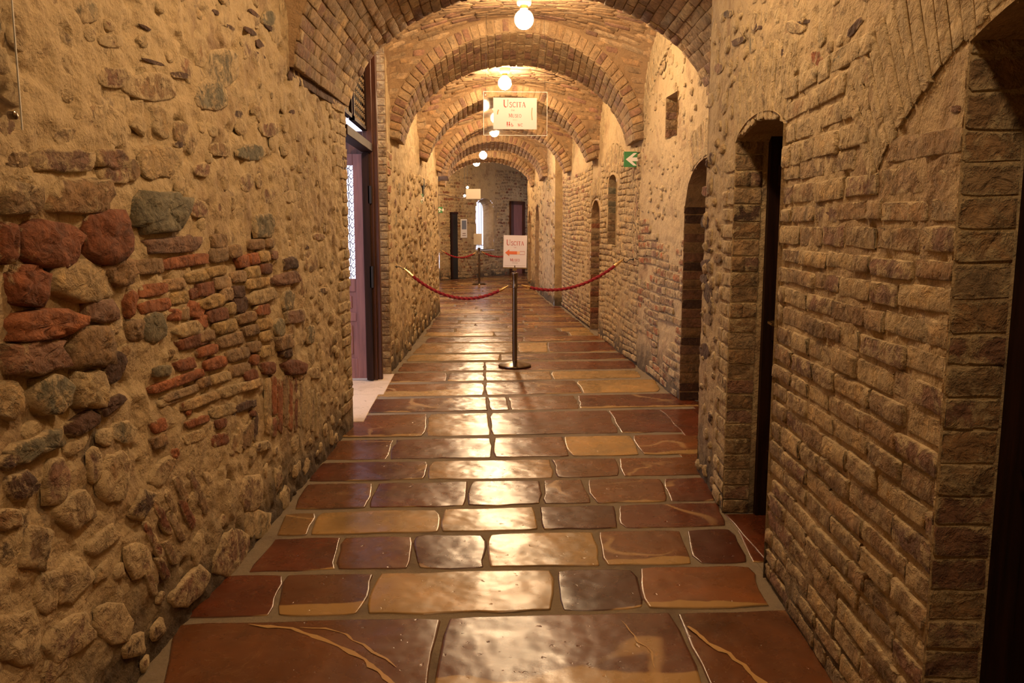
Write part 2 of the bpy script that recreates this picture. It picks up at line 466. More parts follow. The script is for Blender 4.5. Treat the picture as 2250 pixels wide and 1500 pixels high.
def lay(P, fr, u0, u1, z0, z1, course=.078, lens=(.25, .27, .13, .2, .3), ok=None, tones='KKBTP', cover=.35, proud=.012,
        gap=.012, wav=.012, slope=0.0, seed=0, base=0.0, name='brick', jitter=.004):
    r = random.Random(seed); z = z0; row = 0
    while z < z1 - course * .4:
        ch = course * r.uniform(.9, 1.12); u = u0 - r.uniform(0, .15)
        while u < u1:
            L = r.choice(lens) * r.uniform(.88, 1.12)
            a0, a1 = max(u, u0), min(u + L, u1); w = a1 - a0 - gap
            if w > .035:
                uc = (a0 + a1) / 2; zc = z + ch / 2 + wav * 2 * (float(vnoise(uc * 1.3 + seed, row * .13)) - .5) + slope * (uc - u0)
                if ok is None or (ok(uc, zc) and ok(a0 + .03, zc) and ok(a1 - .03, zc)):
                    b = base(uc, zc) if callable(base) else base
                    P.add('b%d' % r.randrange(12), fr.M(uc, zc + r.uniform(-jitter, jitter), b - .002, w, (ch - gap - .004) * r.uniform(.86, 1.03), proud * r.uniform(.6, 1.4), r.uniform(-.02, .02)),
                          tone(r.choice(tones), cover), name)
            u += L
        z += ch; row += 1

def sheet(name, fr, u0, u1, z0, z1, du, dz, openings, disp, mat, parent=None):
    """plastered wall face as a displaced grid with openings (ua, ub, top(u), bottom)"""
    us = list(np.arange(u0, u1, du)) + [u1]
    for ua, ub, top, bot in openings:
        for e in (ua, ub):
            k = int(np.argmin([abs(q - e) for q in us])); us[k] = e
    us = np.array(sorted(set(us))); zs = np.arange(z0, z1 + dz * .5, dz)
    U, Z = np.meshgrid(us, zs)
    Z = Z.copy(); keep = np.ones((len(zs) - 1, len(us) - 1), bool)
    for ua, ub, top, bot in openings:
        for i, u in enumerate(us):
            if ua - 1e-6 <= u <= ub + 1e-6:
                zt = top(u); j = int(np.argmin(np.abs(Z[:, i] - zt))); Z[j, i] = zt
                if bot > z0:
                    j2 = int(np.argmin(np.abs(zs - bot))); Z[j2, i] = bot
        uc = (U[:-1, :-1] + U[:-1, 1:]) / 2
        for i in range(len(us) - 1):
            um = (us[i] + us[i + 1]) / 2
            if ua < um < ub:
                for j in range(len(zs) - 1):
                    zc = (Z[j, i] + Z[j + 1, i] + Z[j, i + 1] + Z[j + 1, i + 1]) / 4
                    if bot - 1e-6 < zc < top(um) and not (bot <= z0 and False): keep[j, i] = False
    C = disp(U, Z) if disp else 0 * U
    P3 = fr.P[None, None, :] + U[..., None] * fr.e + C[..., None] * fr.n + Z[..., None] * fr.z
    V = P3.reshape(-1, 3); w = len(us)
    jj, ii = np.nonzero(keep); a = jj * w + ii
    Fc = np.stack([a, a + 1, a + w + 1, a + w], 1)
    if not fr.flip: pass
    Fc = Fc if not fr.flip else Fc[:, ::-1]
    return struct(name, mesh_np(name, V, Fc.tolist(), True), mat, parent)
def rough_disp(seed, big=.022, mid=.014, pit=.05, pth=.66):
    def f(U, Z):
        d = (fbm(U * 1.7 + seed, Z * 1.7, 0, 3) - .5) * 2 * big + (.32 - np.abs(fbm(U * 7, Z * 9 + seed, 1, 5) - .5) * 3.2) * mid
        p = vnoise(U * 11 + Z * 3 + seed, Z * 17 - U * 3, 2.5) * .7 + vnoise(U * 25 + seed, Z * 34, 4) * .3
        return d - np.maximum(0, p - pth) * pit * 2
    return f
def faded(f, a, b):
    def g(U, Z):
        k = 1.0
        if a is not None: k = k * np.clip((U - a) / .15, 0, 1)
        if b is not None: k = k * np.clip((b - U) / .15, 0, 1)
        return f(U, Z) * k
    return g
def reveal(name, fr, ua, ub, top, bot, depth, mat, parent, sill=False, n=14):
    pts = [(ua, bot)] + [(ua + (ub - ua) * k / n, top(ua + (ub - ua) * k / n)) for k in range(n + 1)] + [(ub, bot)]
    if sill: pts.append((ua, bot))
    V = []; Fc = []; m = 5
    for (u, z) in pts:
        for k in range(m + 1): V.append(fr.pt(u, z, .012 - (depth + .012) * k / m))
    for i in range(len(pts) - 1):
        for k in range(m): a = i * (m + 1) + k; Fc.append((a, a + 1, a + m + 2, a + m + 1))
    return mobj(name, mesh_np(name, V, Fc, False), mat, parent)

# ------------------------------------------------------------------ vaults
def ell(c):
    xc, a, zs, b = c
    return lambda x: zs + b * math.sqrt(max(0.0, 1 - min(1, abs(x - xc) / a) ** 2))
SPR = 2.33
RIBS = [  # y near, intrados near (xc, a, zs, b), y far, intrados far
    dict(y0=1.2, c0=(.40, 1.38, 2.3, 1.12), y1=1.95, c1=(.40, 1.38, 2.3, 1.02), n=0),
    dict(y0=4.65, c0=(.40, 1.36, 2.28, 1.14), y1=6.13, c1=(.43, 1.345, 2.15, .97), n=1),
    dict(y0=8.5, c0=(.45, 1.20, 2.2, 1.17), y1=9.15, c1=(.47, 1.22, 2.2, .967), n=2),
    dict(y0=11.15, c0=(.47, 1.11, 2.05, 1.11), y1=11.7, c1=(.47, 1.17, 2.0, 1.08), n=3),
    dict(y0=13.8, c0=(.50, 1.06, 2.1, .99), y1=14.3, c1=(.51, 1.10, 2.0, 1.05), n=4),
    dict(y0=16.4, c0=(.43, .93, 2.4, .67), y1=17.2, c1=(.43, .93, 2.35, .63), n=5),
    dict(y0=19.0, c0=(.35, 1.0, 2.35, .62), y1=19.6, c1=(.35, 1.0, 2.3, .60), n=6)]
def outer(c): return (c[0], c[1] + .10, c[2], c[3] + .13)
def lerp(a, b, t): return a + (b - a) * t
LNP, LNQ = (-1.472, -3.0), (-.900, 6.04)
RNP, RNQ = (.745, -3.0), (1.36, 4.85)
RFP, RFQ = (1.794, 4.85), (1.60, 15.0)
LFP, LFQ = (-.835, 8.2), (-.59, 14.2)
LN, RN, RF, LF = Frame(LNP, LNQ, 1), Frame(RNP, RNQ, -1), Frame(RFP, RFQ, -1), Frame(LFP, LFQ, 1)
LF2, RF2 = Frame((-.98, 14.2), (-.90, 21.9), 1), Frame((1.47, 15.0), (1.37, 21.0), -1)
EW = Frame((-.90, 21.9), (2.9, 26.755), 1)
def xl(y):
    if y < 6.4: return np.interp(y, [-3, 6.04, 6.4], [LNP[0], LNQ[0], -.96])
    if y < 14.2: return np.interp(y, [6.4, 8.1, 8.2, 14.2], [-.96, -.96, LFP[0], LFQ[0]])
    return np.interp(y, [14.2, 21.9], [-.98, -.90])
def xr(y):
    if y < 4.85: return np.interp(y, [-3, 4.85], [RNP[0], RNQ[0]])
    if y < 15: return np.interp(y, [4.85, 15], [RFP[0], RFQ[0]])
    return np.interp(y, [15, 21], [1.47, 1.37])

def build_rib(R):
    name = 'ceiling_arch'; par = None
    s0 = math.asin(max(0.0, SPR - R['c0'][2]) / R['c0'][3]); s1 = math.asin(max(0.0, SPR - R['c1'][2]) / R['c1'][3])
    def S(v, t, up=0.0):  # v in 0..1 along the arch, t near..far
        th0 = s0 + (math.pi - 2 * s0) * v; th1 = s1 + (math.pi - 2 * s1) * v
        c0, c1 = R['c0'], R['c1']
        p0 = np.array([c0[0] - (c0[1] + up) * math.cos(th0), R['y0'], c0[2] + (c0[3] + up * 1.2) * math.sin(th0)])
        p1 = np.array([c1[0] - (c1[1] + up) * math.cos(th1), R['y1'], c1[2] + (c1[3] + up * 1.2) * math.sin(th1)])
        return p0 + (p1 - p0) * t
    nv, ntt = 72, 6; V = []; Fc = []
    for i in range(nv + 1):
        v = i / nv
        ring = [S(v, 0, .16)] + [S(v, k / ntt) for k in range(ntt + 1)] + [S(v, 1, .16)]
        V += [tuple(p) for p in ring]
    w = ntt + 3
    for i in range(nv):
        for k in range(w - 1): a = i * w + k; Fc.append((a, a + 1, a + w + 1, a + w))
    Fc.append(tuple(range(w))); Fc.append(tuple(nv * w + k for k in range(w)))
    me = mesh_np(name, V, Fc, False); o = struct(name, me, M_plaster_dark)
    if R['n'] == 0: return o
    P = Pieces(); r = random.Random(50 + R['n'])
    pts = [S(k / 200, .3) for k in range(201)]; L = sum(np.linalg.norm(pts[k + 1] - pts[k]) for k in range(200))
    rows = int(L / .073); D = R['y1'] - R['y0']
    lens = (.27, .26, .25, .13) if R['n'] == 1 else (.2, .15, .13)
    tn = 'KKBTPK' if R['n'] == 1 else 'BKPPB'
    for q in range(rows):
        v = (q + .5) / rows; y = -r.uniform(0, .2); hh = L / rows
        while y < D:
            ln = r.choice(lens) * r.uniform(.92, 1.08); a0, a1 = max(0, y), min(D, y + ln)
            if a1 - a0 > .05:
                t = (a0 + a1) / 2 / D; p = S(v, t); A = S(v, min(1, t + .1)) - S(v, max(0, t - .1)); A /= np.linalg.norm(A)
                B = S(v + .004, t) - S(v - .004, t); B /= np.linalg.norm(B); Nn = np.cross(A, B); Nn /= np.linalg.norm(Nn)
                if Nn[2] > 0 and abs(Nn[2]) > .05 or (abs(Nn[2]) <= .05 and Nn[0] * (p[0] - .43) > 0): Nn = -Nn
                Bp = np.cross(Nn, A)
                P.add('v%d' % r.randrange(6), frame_M(p, A, Nn, Bp, (a1 - a0) - .010, r.uniform(.008, .018), hh - .008), tone(r.choice(tn), .38, .16))
            y += ln
        # face of the voussoir towards the viewer
        if R['n'] >= 2:
            p = (S(v, 0, .0) + S(v, 0, .11)) / 2; A = S(v, 0, .11) - S(v, 0, 0); A /= np.linalg.norm(A); B = np.cross((0, 1, 0), A)
            P.add('v%d' % r.randrange(6), frame_M(p, A, np.array([0, -1.0, 0]), B, .118, .014, hh - .013), tone(r.choice('KPKB'), .22))
    P.flush(o, 300 if R['n'] < 4 else 0, M_vault, M_vault_joined, 'arch_bricks')
    return o
for R in RIBS: build_rib(R)

def build_bay(y0, c0, y1, c1, nm='ceiling', bricks=True, seed=0, span=None, crown=None):
    f0, f1 = ell(outer(c0)), ell(outer(c1)); xc = (c0[0] + c1[0]) / 2
    k0, k1 = c0[2] + c0[3] + .13, c1[2] + c1[3] + .13
    def fl(f, x, c): return max(SPR, f(x))
    def z(x, t):
        zr = lerp(fl(f0, x, c0), fl(f1, x, c1), t); zm = lerp(k0, k1, t) + .05 - .045 * ((x - xc) / 1.3) ** 2
        if crown: zm += crown
        return zr + max(0, zm - zr) * (1 - (2 * t - 1) ** 2) ** .45 if 0 < t < 1 else zr
    ns, ntt = 56, 40; V = []; Fc = []
    def S(s, t):
        y = lerp(y0, y1, t); ym = min(max(y, y0 + .02), y1 - .02)
        a, b = (span if span else (xl(ym), xr(ym)))
        x = lerp(a - .06, b + .06, s); return np.array([x, y, z(x, t)])
    for j in range(ntt + 1):
        t = .5 - .5 * math.cos(math.pi * j / ntt)
        for i in range(ns + 1): V.append(tuple(S(i / ns, t)))
    for j in range(ntt):
        for i in range(ns): a = j * (ns + 1) + i; Fc.append((a, a + 1, a + ns + 2, a + ns + 1))
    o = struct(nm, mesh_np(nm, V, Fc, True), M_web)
    if not bricks: return o
    P = Pieces(); r = random.Random(900 + seed)
    W = xr((y0 + y1) / 2) - xl((y0 + y1) / 2); course = .066
    # courses run across the corridor; walk down from the crown line of the bay to the far arch at each x
    cols = {}
    def walk(s, half):
        key = (round(s, 3), half)
        if key not in cols:
            ts = [(.5 + .5 * math.sin(math.pi / 2 * k / 60) * half) for k in range(61)]
            pts = [S(s, min(.9995, max(.0005, t))) for t in ts]; d = [0.0]
            for k in range(60): d.append(d[-1] + float(np.linalg.norm(pts[k + 1] - pts[k])))
            cols[key] = (np.array(d), np.array(pts))
        return cols[key]
    for half in (1, -1):
        for q in range(40):
            sig = (q + .5) * course; s = -r.uniform(0, .1)
            while s < 1:
                ln = r.choice((.27, .26, .13, .24)) / W; s0_, s1_ = max(.0, s), min(1, s + ln); s += ln
                if s1_ - s0_ < .03: continue
                sm = (s0_ + s1_) / 2; d, pts = walk(sm, half)
                if sig > d[-1] - .02: continue
                p = np.array([np.interp(sig, d, pts[:, k]) for k in range(3)])
                p2 = np.array([np.interp(sig + .03, d, pts[:, k]) for k in range(3)]); p1 = np.array([np.interp(sig - .03, d, pts[:, k]) for k in range(3)])
                B = p2 - p1; nb = np.linalg.norm(B)
                if nb < 1e-4: continue
                B /= nb
                da, pa = walk(max(0, sm - .03), half); db, pb = walk(min(1, sm + .03), half)
                qa = np.array([np.interp(sig, da, pa[:, k]) for k in range(3)]); qb = np.array([np.interp(sig, db, pb[:, k]) for k in range(3)])
                A = qb - qa; A -= B * (A @ B)
                if np.linalg.norm(A) < 1e-4: continue
                A /= np.linalg.norm(A); Nn = np.cross(A, B)
                if Nn[2] > 0: Nn = -Nn
                P.add('v%d' % r.randrange(6), frame_M(p, A, Nn, B, (s1_ - s0_) * W - .010, r.uniform(.003, .012), course - .010), tone(r.choice('BPBKBB'), .10, .18))
    P.flush(o, 0, M_vault, M_vault_joined, 'vault_bricks')
    return o
build_bay(-3.2, RIBS[0]['c0'], 1.2, RIBS[0]['c0'], bricks=False)
build_bay(1.95, RIBS[0]['c1'], 4.65, RIBS[1]['c0'], bricks=False)
for k in range(1, 6): build_bay(RIBS[k]['y1'], RIBS[k]['c1'], RIBS[k + 1]['y0'], RIBS[k + 1]['c0'], seed=k)
def end_vault():
    V = []; Fc = []
    for j in range(13):
        y = 19.6 + j * .62
        for i in range(25):
            x = -1.1 + 4.1 * i / 24; V.append((x, y, 3.25 - .16 * (x - .35) ** 2 * (1 if x < .35 else .12) - .02 * (j - 6) ** 2 * .3))
    for j in range(12):
        for i in range(24): a = j * 25 + i; Fc.append((a, a + 1, a + 26, a + 25))
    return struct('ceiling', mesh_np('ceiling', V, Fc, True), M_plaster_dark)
end_vault()

# ------------------------------------------------------------------ left wall, near
def coarse_disp(U, Z): return (fbm(U * 2, Z * 2, 5, 3) - .5) * .03
U17 = LN.uy(1.7)
sheet('wall_left_back', LN, 0, U17, -.03, 3.75, .12, .12, [], coarse_disp, M_plaster)
# ---- traced stones; flat dark ones paint the shade of springer recess, slots and pits (direction, size, turn, tone, mortar cover, relief cm, squareness)
TRACE = """345 465 60 48 0 G 5 6 s|345 355 42 38 0 T 30 1.2 r|485 150 42 44 0 G 62 1 r|462 210 40 36 0 G 62 1 r|550 335 30 18 0 G 40 1.4 r
577 495 22 27 0 G 35 2 s|395 290 17 28 0 B 55 1.2 r|130 352 68 26 0 P 45 3 s|240 348 32 24 0 P 40 3 s|168 430 76 38 -3 B 35 4.5 s
40 438 44 38 0 B 40 4 s|100 535 74 56 0 R 10 6 r|230 522 56 58 0 R 14 6 s|6 530 18 48 0 R 15 4 s|52 628 42 46 0 R 10 5 s
170 618 74 46 5 T 38 5 r|258 594 36 36 0 B 22 4 r|88 714 90 36 -6 O 14 6 r|213 682 38 27 0 P 15 4 s|282 665 13 32 5 O 8 3 r
333 718 30 36 0 G 10 3 r|290 726 20 26 0 B 30 3 s|250 712 13 22 10 W 20 1.5 r|66 785 74 38 -4 P 30 5 s|197 764 54 46 -4 B 28 5 s
246 806 22 42 20 D 25 3 r|105 868 44 46 0 G 38 4 r|192 856 36 44 -10 T 38 4 s|12 880 30 42 0 T 42 3 r|180 930 36 18 -32 D 18 3 s
240 888 34 14 -38 D 30 2.5 s|72 982 64 24 -22 G 28 4 s|14 1012 26 18 -30 D 28 3 r|268 950 30 26 0 G 48 1.6 r|120 1058 27 58 5 P 40 3 r
40 1068 36 34 -20 D 36 3 r|246 1052 32 60 10 B 50 3 r|205 1020 16 46 0 P 55 1.6 r|310 1108 20 38 28 D 32 2.6 s|12 1138 34 26 0 B 34 3 r
162 1120 42 38 -38 B 46 3 s|75 1205 30 54 14 B 42 3.6 s|355 1035 18 40 35 B 48 2 r|552 1082 27 42 10 P 48 2.4 r|566 1150 28 32 0 G 52 2 s
506 1215 32 52 22 P 48 2.4 s|418 1290 26 52 38 P 50 2.4 s|150 1276 56 40 -42 B 55 2 s|220 1190 44 20 -40 B 55 2 s|300 1230 30 44 -20 P 62 1.5 r
40 1400 46 60 0 B 60 2 s|150 1400 60 40 -35 P 62 2 s|250 1370 40 50 -30 B 62 1.6 r|100 1300 30 50 10 B 58 2 r|230 960 18 20 0 B 55 1.4 r
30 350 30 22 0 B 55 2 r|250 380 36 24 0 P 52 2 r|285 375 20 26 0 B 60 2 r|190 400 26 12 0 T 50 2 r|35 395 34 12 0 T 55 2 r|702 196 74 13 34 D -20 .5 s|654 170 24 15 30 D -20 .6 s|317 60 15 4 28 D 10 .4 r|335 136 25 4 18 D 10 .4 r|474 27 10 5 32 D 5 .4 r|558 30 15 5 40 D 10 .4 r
591 60 15 5 45 D 5 .4 r|548 68 16 6 32 D 5 .5 r|571 98 7 13 -32 D 5 .4 r|572 121 13 4 30 D 5 .4 r|642 246 7 5 0 D 0 .4 r|612 129 8 4 30 D 5 .4 r|755 350 6 24 2 D 0 .4 b|591 40 15 17 20 G 40 1 r
393 317 15 8 0 D 35 .8 r|591 284 20 17 0 P 50 1 r|483 329 24 15 0 B 55 1 r|442 373 20 16 0 P 55 1 r|700 351 10 10 0 P 45 .8 r|703 475 15 4 0 R 30 .6 b|434 459 22 22 0 P 62 1 r|395 165 22 8 10 D 40 .5 r|505 60 12 5 30 D 40 .5 r
610 380 18 14 0 B 66 .8 r|540 400 16 20 0 P 68 .8 r|640 430 20 14 0 B 66 .8 r|590 430 14 18 0 P 66 .8 r|660 300 14 12 0 B 64 .8 r|520 250 14 10 0 D 50 .5 r
357 1143 9 34 -24 R 40 1 b|384 1155 9 36 -24 B 40 1 b|410 1128 9 36 -24 R 42 1 b|440 1096 9 34 -22 B 46 1 b|395 1074 9 32 -24 B 48 1 b
341 1198 9 30 -24 R 44 1 b|373 1214 9 28 -24 B 46 1 b|357 1250 9 28 -24 R 46 1 b|330 1280 8 30 -20 B 50 1 b|425 1058 8 28 -24 P 50 1 b
370 1100 8 28 -24 B 48 1 b|325 1170 8 26 -24 R 48 1 b|458 1060 8 26 -20 B 52 1 b|345 1120 8 24 -24 B 50 1 b|312 1235 9 26 -24 P 52 1 b
588 890 6 66 0 T 28 1 b|601 870 6 46 0 O 22 1 b|614 888 6 62 0 O 26 1 b|626 880 5 58 0 B 32 1 b|637 884 5 62 0 O 26 1 b|648 890 4 58 0 R 28 1 b
658 888 4 52 2 B 38 1 b|667 894 4 50 2 T 44 1 b|676 900 4 48 2 T 48 1 b|686 905 4 48 2 B 52 1 b|697 912 4 48 2 T 58 1 b|601 938 6 22 0 R 30 1 b
560 938 5 34 4 D 36 1 b|548 952 6 30 8 B 44 1 b|536 960 6 28 8 B 46 1 b|524 968 6 28 8 T 50 1 b|512 978 6 26 10 B 50 1 b|574 980 22 12 -10 D 42 2 r
647 806 26 18 4 R 12 3 r|634 578 17 15 -10 D 20 3 s|626 612 32 15 -16 P 22 3 s|630 660 13 26 10 G 36 2.6 r|612 720 12 22 0 G 32 2.4 s|645 695 24 16 -10 P 32 2.6 s
622 752 20 18 -20 B 28 2.6 s|628 772 14 14 -10 D 26 2 r|680 575 16 22 0 B 50 1.6 s|664 635 10 22 0 B 50 1.4 s|700 520 14 9 0 P 50 1.4 r|672 540 6 8 0 D 50 1.4 r
710 638 11 7 0 D 45 1.2 r|682 735 9 22 0 G 50 1.4 r|690 820 14 14 0 B 56 1.4 r|660 820 10 14 0 B 50 1.2 r
375 537 66 20 -4 P 26 3 s|478 530 19 16 -4 B 14 2 b|320 585 34 18 -4 B 12 2 b|402 574 56 13 -9 O 6 2 b|478 560 22 17 -8 B 8 2 b|513 552 14 15 -8 B 16 2 b
553 537 12 12 -4 B 14 2 b|568 536 10 12 -4 B 14 2 b|590 534 9 11 0 B 16 2 b|330 637 34 14 -9 O 6 2 b|380 624 23 14 -9 K 12 2 b|428 608 27 12 -10 Y 8 2 b|472 596 23 12 -10 Y 10 2 b
533 574 14 14 -12 O 6 2 b|555 568 12 13 -10 O 6 2 b|578 562 13 12 -8 Y 10 2 b|600 560 8 10 0 P 20 2 b|335 672 36 14 -12 O 6 2 b|390 654 21 14 -10 Y 12 2 b|420 645 10 13 -10 R 8 2 b|448 636 22 16 -10 R 8 2 b
485 620 20 14 -8 K 16 2 b|522 607 17 13 -8 K 12 2 b|552 598 18 14 -8 Y 10 2 b|583 590 14 12 -8 R 12 2 b|378 692 16 14 0 O 10 2 b|402 688 10 16 0 K 12 2 b|425 680 22 18 20 O 10 2 b|460 664 29 16 -16 Y 18 2.4 r
496 646 12 14 -6 K 12 2 b|521 640 14 14 0 D 22 2 b|527 668 18 22 0 D 14 1.2 r|556 622 21 12 -6 Y 10 2 b|580 618 8 10 0 Y 12 2 b|574 650 34 16 -14 T 30 2.4 r|575 680 16 13 -10 O 14 2 b
410 724 34 18 -12 T 22 2.4 r|440 706 14 15 0 O 10 2 b|475 692 24 15 -14 R 10 2 b|505 677 9 13 -6 Y 16 2 b|425 748 42 14 -15 R 10 2 b|450 738 20 13 -14 B 12 2 b|493 717 28 14 -14 Y 18 2 b|540 698 22 12 -14 B 16 2 b|578 712 18 13 -14 Y 14 2 b
405 800 22 13 -14 R 8 2 b|452 770 24 12 -16 O 8 2 b|506 746 30 14 -14 K 14 2 b|548 726 18 12 -14 B 14 2 b|582 738 15 12 -14 Y 14 2 b|385 838 60 11 -20 O 8 2 b|470 798 26 13 -16 O 10 2 b|520 778 26 14 -16 B 12 2 b|556 762 16 12 -14 B 12 2 b
580 772 16 13 -10 Y 12 2 b|352 815 20 13 -8 G 30 2 b|394 864 46 9 -20 K 30 1.6 b|445 840 16 12 -14 B 20 2 b|481 830 24 12 -16 T 16 2 b|524 812 26 13 -16 B 14 2 b|557 790 8 12 0 O 14 2 b|548 824 16 12 -18 R 10 2 b|588 808 15 14 -8 R 12 2 b
440 880 48 11 -19 T 28 1.6 b|500 858 26 12 -18 T 22 2 b|546 846 30 11 -16 T 20 2 b|412 900 6 13 10 O 16 1.4 b|430 926 28 9 -20 O 24 1.6 b|488 902 30 13 -18 T 30 1.6 b|536 892 26 9 -20 D 22 1.8 b|404 893 8 10 0 R 30 1.4 b
347 935 20 15 -20 O 22 1.6 b|347 970 20 14 -20 B 28 1.6 b|482 930 15 11 -16 R 16 1.8 b|479 966 21 14 -18 R 12 1.8 b|381 996 13 12 0 O 24 1.8 r|425 960 24 12 -20 T 50 1 b|510 906 5 8 0 D 24 1 b|555 908 7 7 0 R 26 1 b|370 880 26 8 -20 K 40 1 b
60 210 60 34 10 B 72 1 r|195 250 36 26 0 B 64 1.2 r|150 300 40 20 0 B 66 1 r|250 170 40 24 0 P 68 1 r|60 90 50 30 20 B 74 1 r|330 190 60 30 8 B 66 1 r|140 130 40 20 0 B 72 1 r|240 90 30 16 0 P 70 1 r"""
MASK = []
def trace_stones(fr, txt, P):
    mats = {}
    n_done = 0; todo = []
    for k, tk in enumerate(txt.replace('\n', '|').split('|')):
        q = tk.split()
        if len(q) < 9: continue
        cx, cy, rx, ry, rot = map(float, q[:5]); tn, cov, h, kind = q[5], float(q[6]) / 100, float(q[7]) / 100, q[8]
        MASK.append((cx, cy, rx, ry))
        if cy > 930 and kind != 'b': cov += .14; h *= .8
        r = random.Random(1000 + k); n = 16 if rx * ry > 1200 else 12; sq = {'s': .55, 'r': .85, 'b': .42}[kind]
        out = []; ph = r.uniform(0, .3); ca, sa = math.cos(math.radians(rot)), math.sin(math.radians(rot))
        wob = {'s': .15, 'r': .15, 'b': .09}[kind]
        for i in range(n):
            t = 2 * math.pi * (i + .5 * (kind == 'b')) / n + ph * (kind == 'r'); c, s = math.cos(t), math.sin(t); rad = 1 + r.uniform(-wob, wob)
            x = rx * rad * math.copysign(abs(c) ** sq, c); y = ry * rad * math.copysign(abs(s) ** sq, s)
            out.append(fr.hit(cx + x * ca - y * sa, cy + x * sa + y * ca))
        out = np.array(out); cen = out.mean(0); loc = out - cen
        if fr.flip: loc[:, 0] *= -1
        else: loc = loc
        if loc[0, 0] * loc[1, 1] - loc[0, 1] * loc[1, 0] < 0: loc = loc[::-1]
        rings = ((1.0, -.9), (.975, .45), (.90, .85), (.66, 1.0), (.36, 1.0)) if kind != 'b' else ((1.0, -1.2), (.98, .62), (.92, .95), (.5, 1.02))
        V, Fc, E = stone_geo(loc, h * .55, 500 + k, rings, .55 if kind != 'b' else .35)
        key = 'tr%d' % len(VARS); VARS[key] = (V, Fc, E)
        P.add(key, fr.M(cen[0], cen[1], .004 if h > .02 else .002, 1, 1, 1), tone(tn, cov, .08), 'brick' if kind == 'b' else 'stone')
OPL = []
sheet_left = sheet('wall_left', LN, U17, LN.L, -.03, 3.7, .0125, .0125, OPL, faded(rough_disp(3, .016, .018, .07, .64), None, LN.L), M_plaster)
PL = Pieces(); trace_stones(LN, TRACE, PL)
TRACE2 = """1552 420 9 12 0 R 30 1 r|1550 487 9 15 0 D 15 1 r|1553 580 12 12 0 D 15 1 r|1548 612 9 12 0 D 25 1 r|1557 642 9 24 0 D 30 1.2 r|1578 567 9 11 0 B 30 1 r|1556 700 12 16 0 B 35 1 r
1550 770 12 18 0 D 30 1 r|1797 128 14 18 -10 O 45 .5 r|1843 128 16 18 0 G 50 .6 r|1745 60 22 14 20 K 60 .8 r|1600 30 12 8 -20 D 40 .6 r|1660 60 10 8 -30 D 45 .6 r|1622 90 16 8 -30 D 40 .6 r|1580 150 10 12 0 P 45 .6 r
1770 48 20 4 -8 D 5 .4 r|1668 60 9 4 0 D 5 .4 r|1720 115 8 9 0 D 25 .6 r|1880 60 8 26 38 D 25 .5 r|1800 156 12 3 -8 D 5 .3 r|1690 150 16 4 -30 D 20 .4 r|2105 240 16 10 0 P 40 .6 r"""
def in_mask(fr, u, z, g=1.0):
    w = fr.pt(u, z) - _C; d = w @ _fw
    if d < .3: return True
    x, y = 1125 + F * (w @ _rt) / d, 750 - F * (w @ _up) / d
    for cx, cy, rx, ry in MASK:
        if ((x - cx) / (rx * g + 5)) ** 2 + ((y - cy) / (ry * g + 5)) ** 2 < 1: return True
    return False
def rubble(P, fr, u0, u1, z0, z1, count, rmin, rmax, tones, cover, h, seed, ok=None, mask=True, spacing=1.0):
    r = random.Random(seed); placed = []
    for _ in range(count * 8):
        if len(placed) >= count: break
        u, z = r.uniform(u0, u1), r.uniform(z0, z1); a = r.uniform(rmin, rmax); b = a * r.uniform(.45, .95)
        if ok and not ok(u, z): continue
        if mask and in_mask(fr, u, z, 1.25): continue
        if any(abs(u - p[0]) < (a + p[2]) * .92 * spacing and abs(z - p[1]) < (b + p[3]) * .92 * spacing for p in placed): continue
        placed.append((u, z, a, b))
        P.add('s%d' % r.randrange(12), fr.M(u, z, r.uniform(-.001, .003), a, b, h * r.uniform(.6, 1.3), r.uniform(-.3, .3)), tone(r.choice(tones), cover), 'stone')
PLup = Pieces()
rubble(PLup, LN, U17 + .1, LN.L - .42, 1.45, 3.3, 240, .03, .085, 'BTPTGK', .74, .007, 5)
rubble(PLup, LN, U17 + .1, LN.L - .42, .03, 1.4, 70, .03, .09, 'BTPBD', .70, .008, 6)
PLj = Pieces()   # regular brick jamb at the far end of the wall
lay(PLj, LN, LN.L - .40, LN.L - .005, .15, 2.30, .078, (.25, .13, .2), tones='TKBTK', cover=.48, proud=.009, seed=3,
    ok=lambda u, z: u > LN.L - .40 + .18 * float(vnoise(z * 3, 1.0)))
PL.items += PLj.items
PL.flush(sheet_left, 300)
for it in PLup.items: pass
PLup.flush(sheet_left, 200, joined='rubble_stones')
# end face of the wall at the doorway and the outer reveal
def vquad(name, pts, mat, parent=None, st=True):
    me = mesh_np(name, pts, [tuple(range(len(pts)))], False)
    return struct(name, me, mat, parent)
vquad('wall_left_return', [(-.900, 6.04, 0), (-1.35, 6.15, 0), (-1.35, 6.15, 3.7), (-.900, 6.04, 3.7)], M_plaster)

# ------------------------------------------------------------------ right wall, near
def top0(u):  # doorway nearest the viewer
    Y = RN.P[1] + u * RN.e[1]; return .45 + math.sqrt(max(.01, 1.53 ** 2 - (Y - 1.4) ** 2))
def top1(u):
    Y = RN.P[1] + u * RN.e[1]; t = (Y - 3.70) / .41; return 1.865 + .115 * math.sqrt(max(0, 1 - t * t))
d0a, d0b, d1a, d1b = RN.uy(.92), RN.uy(1.88), RN.uy(3.30), RN.uy(4.10)
sheet('wall_right_back', RN, 0, RN.uy(.90), -.03, 3.75, .12, .12, [], coarse_disp, M_plaster_right)
wr = sheet('wall_right', RN, RN.uy(.90), RN.L, -.03, 3.7, .0135, .0135, [(d0a, d0b, top0, 0.0), (d1a, d1b, top1, 0.0)],
           rough_disp(9, .010, .008, .04, .66), M_plaster_right)
reveal('jamb', RN, d0a, d0b, top0, 0.0, .30, M_plaster_right, wr)
reveal('jamb', RN, d1a, d1b, top1, 0.0, .30, M_plaster_right, wr)
PR = Pieces()
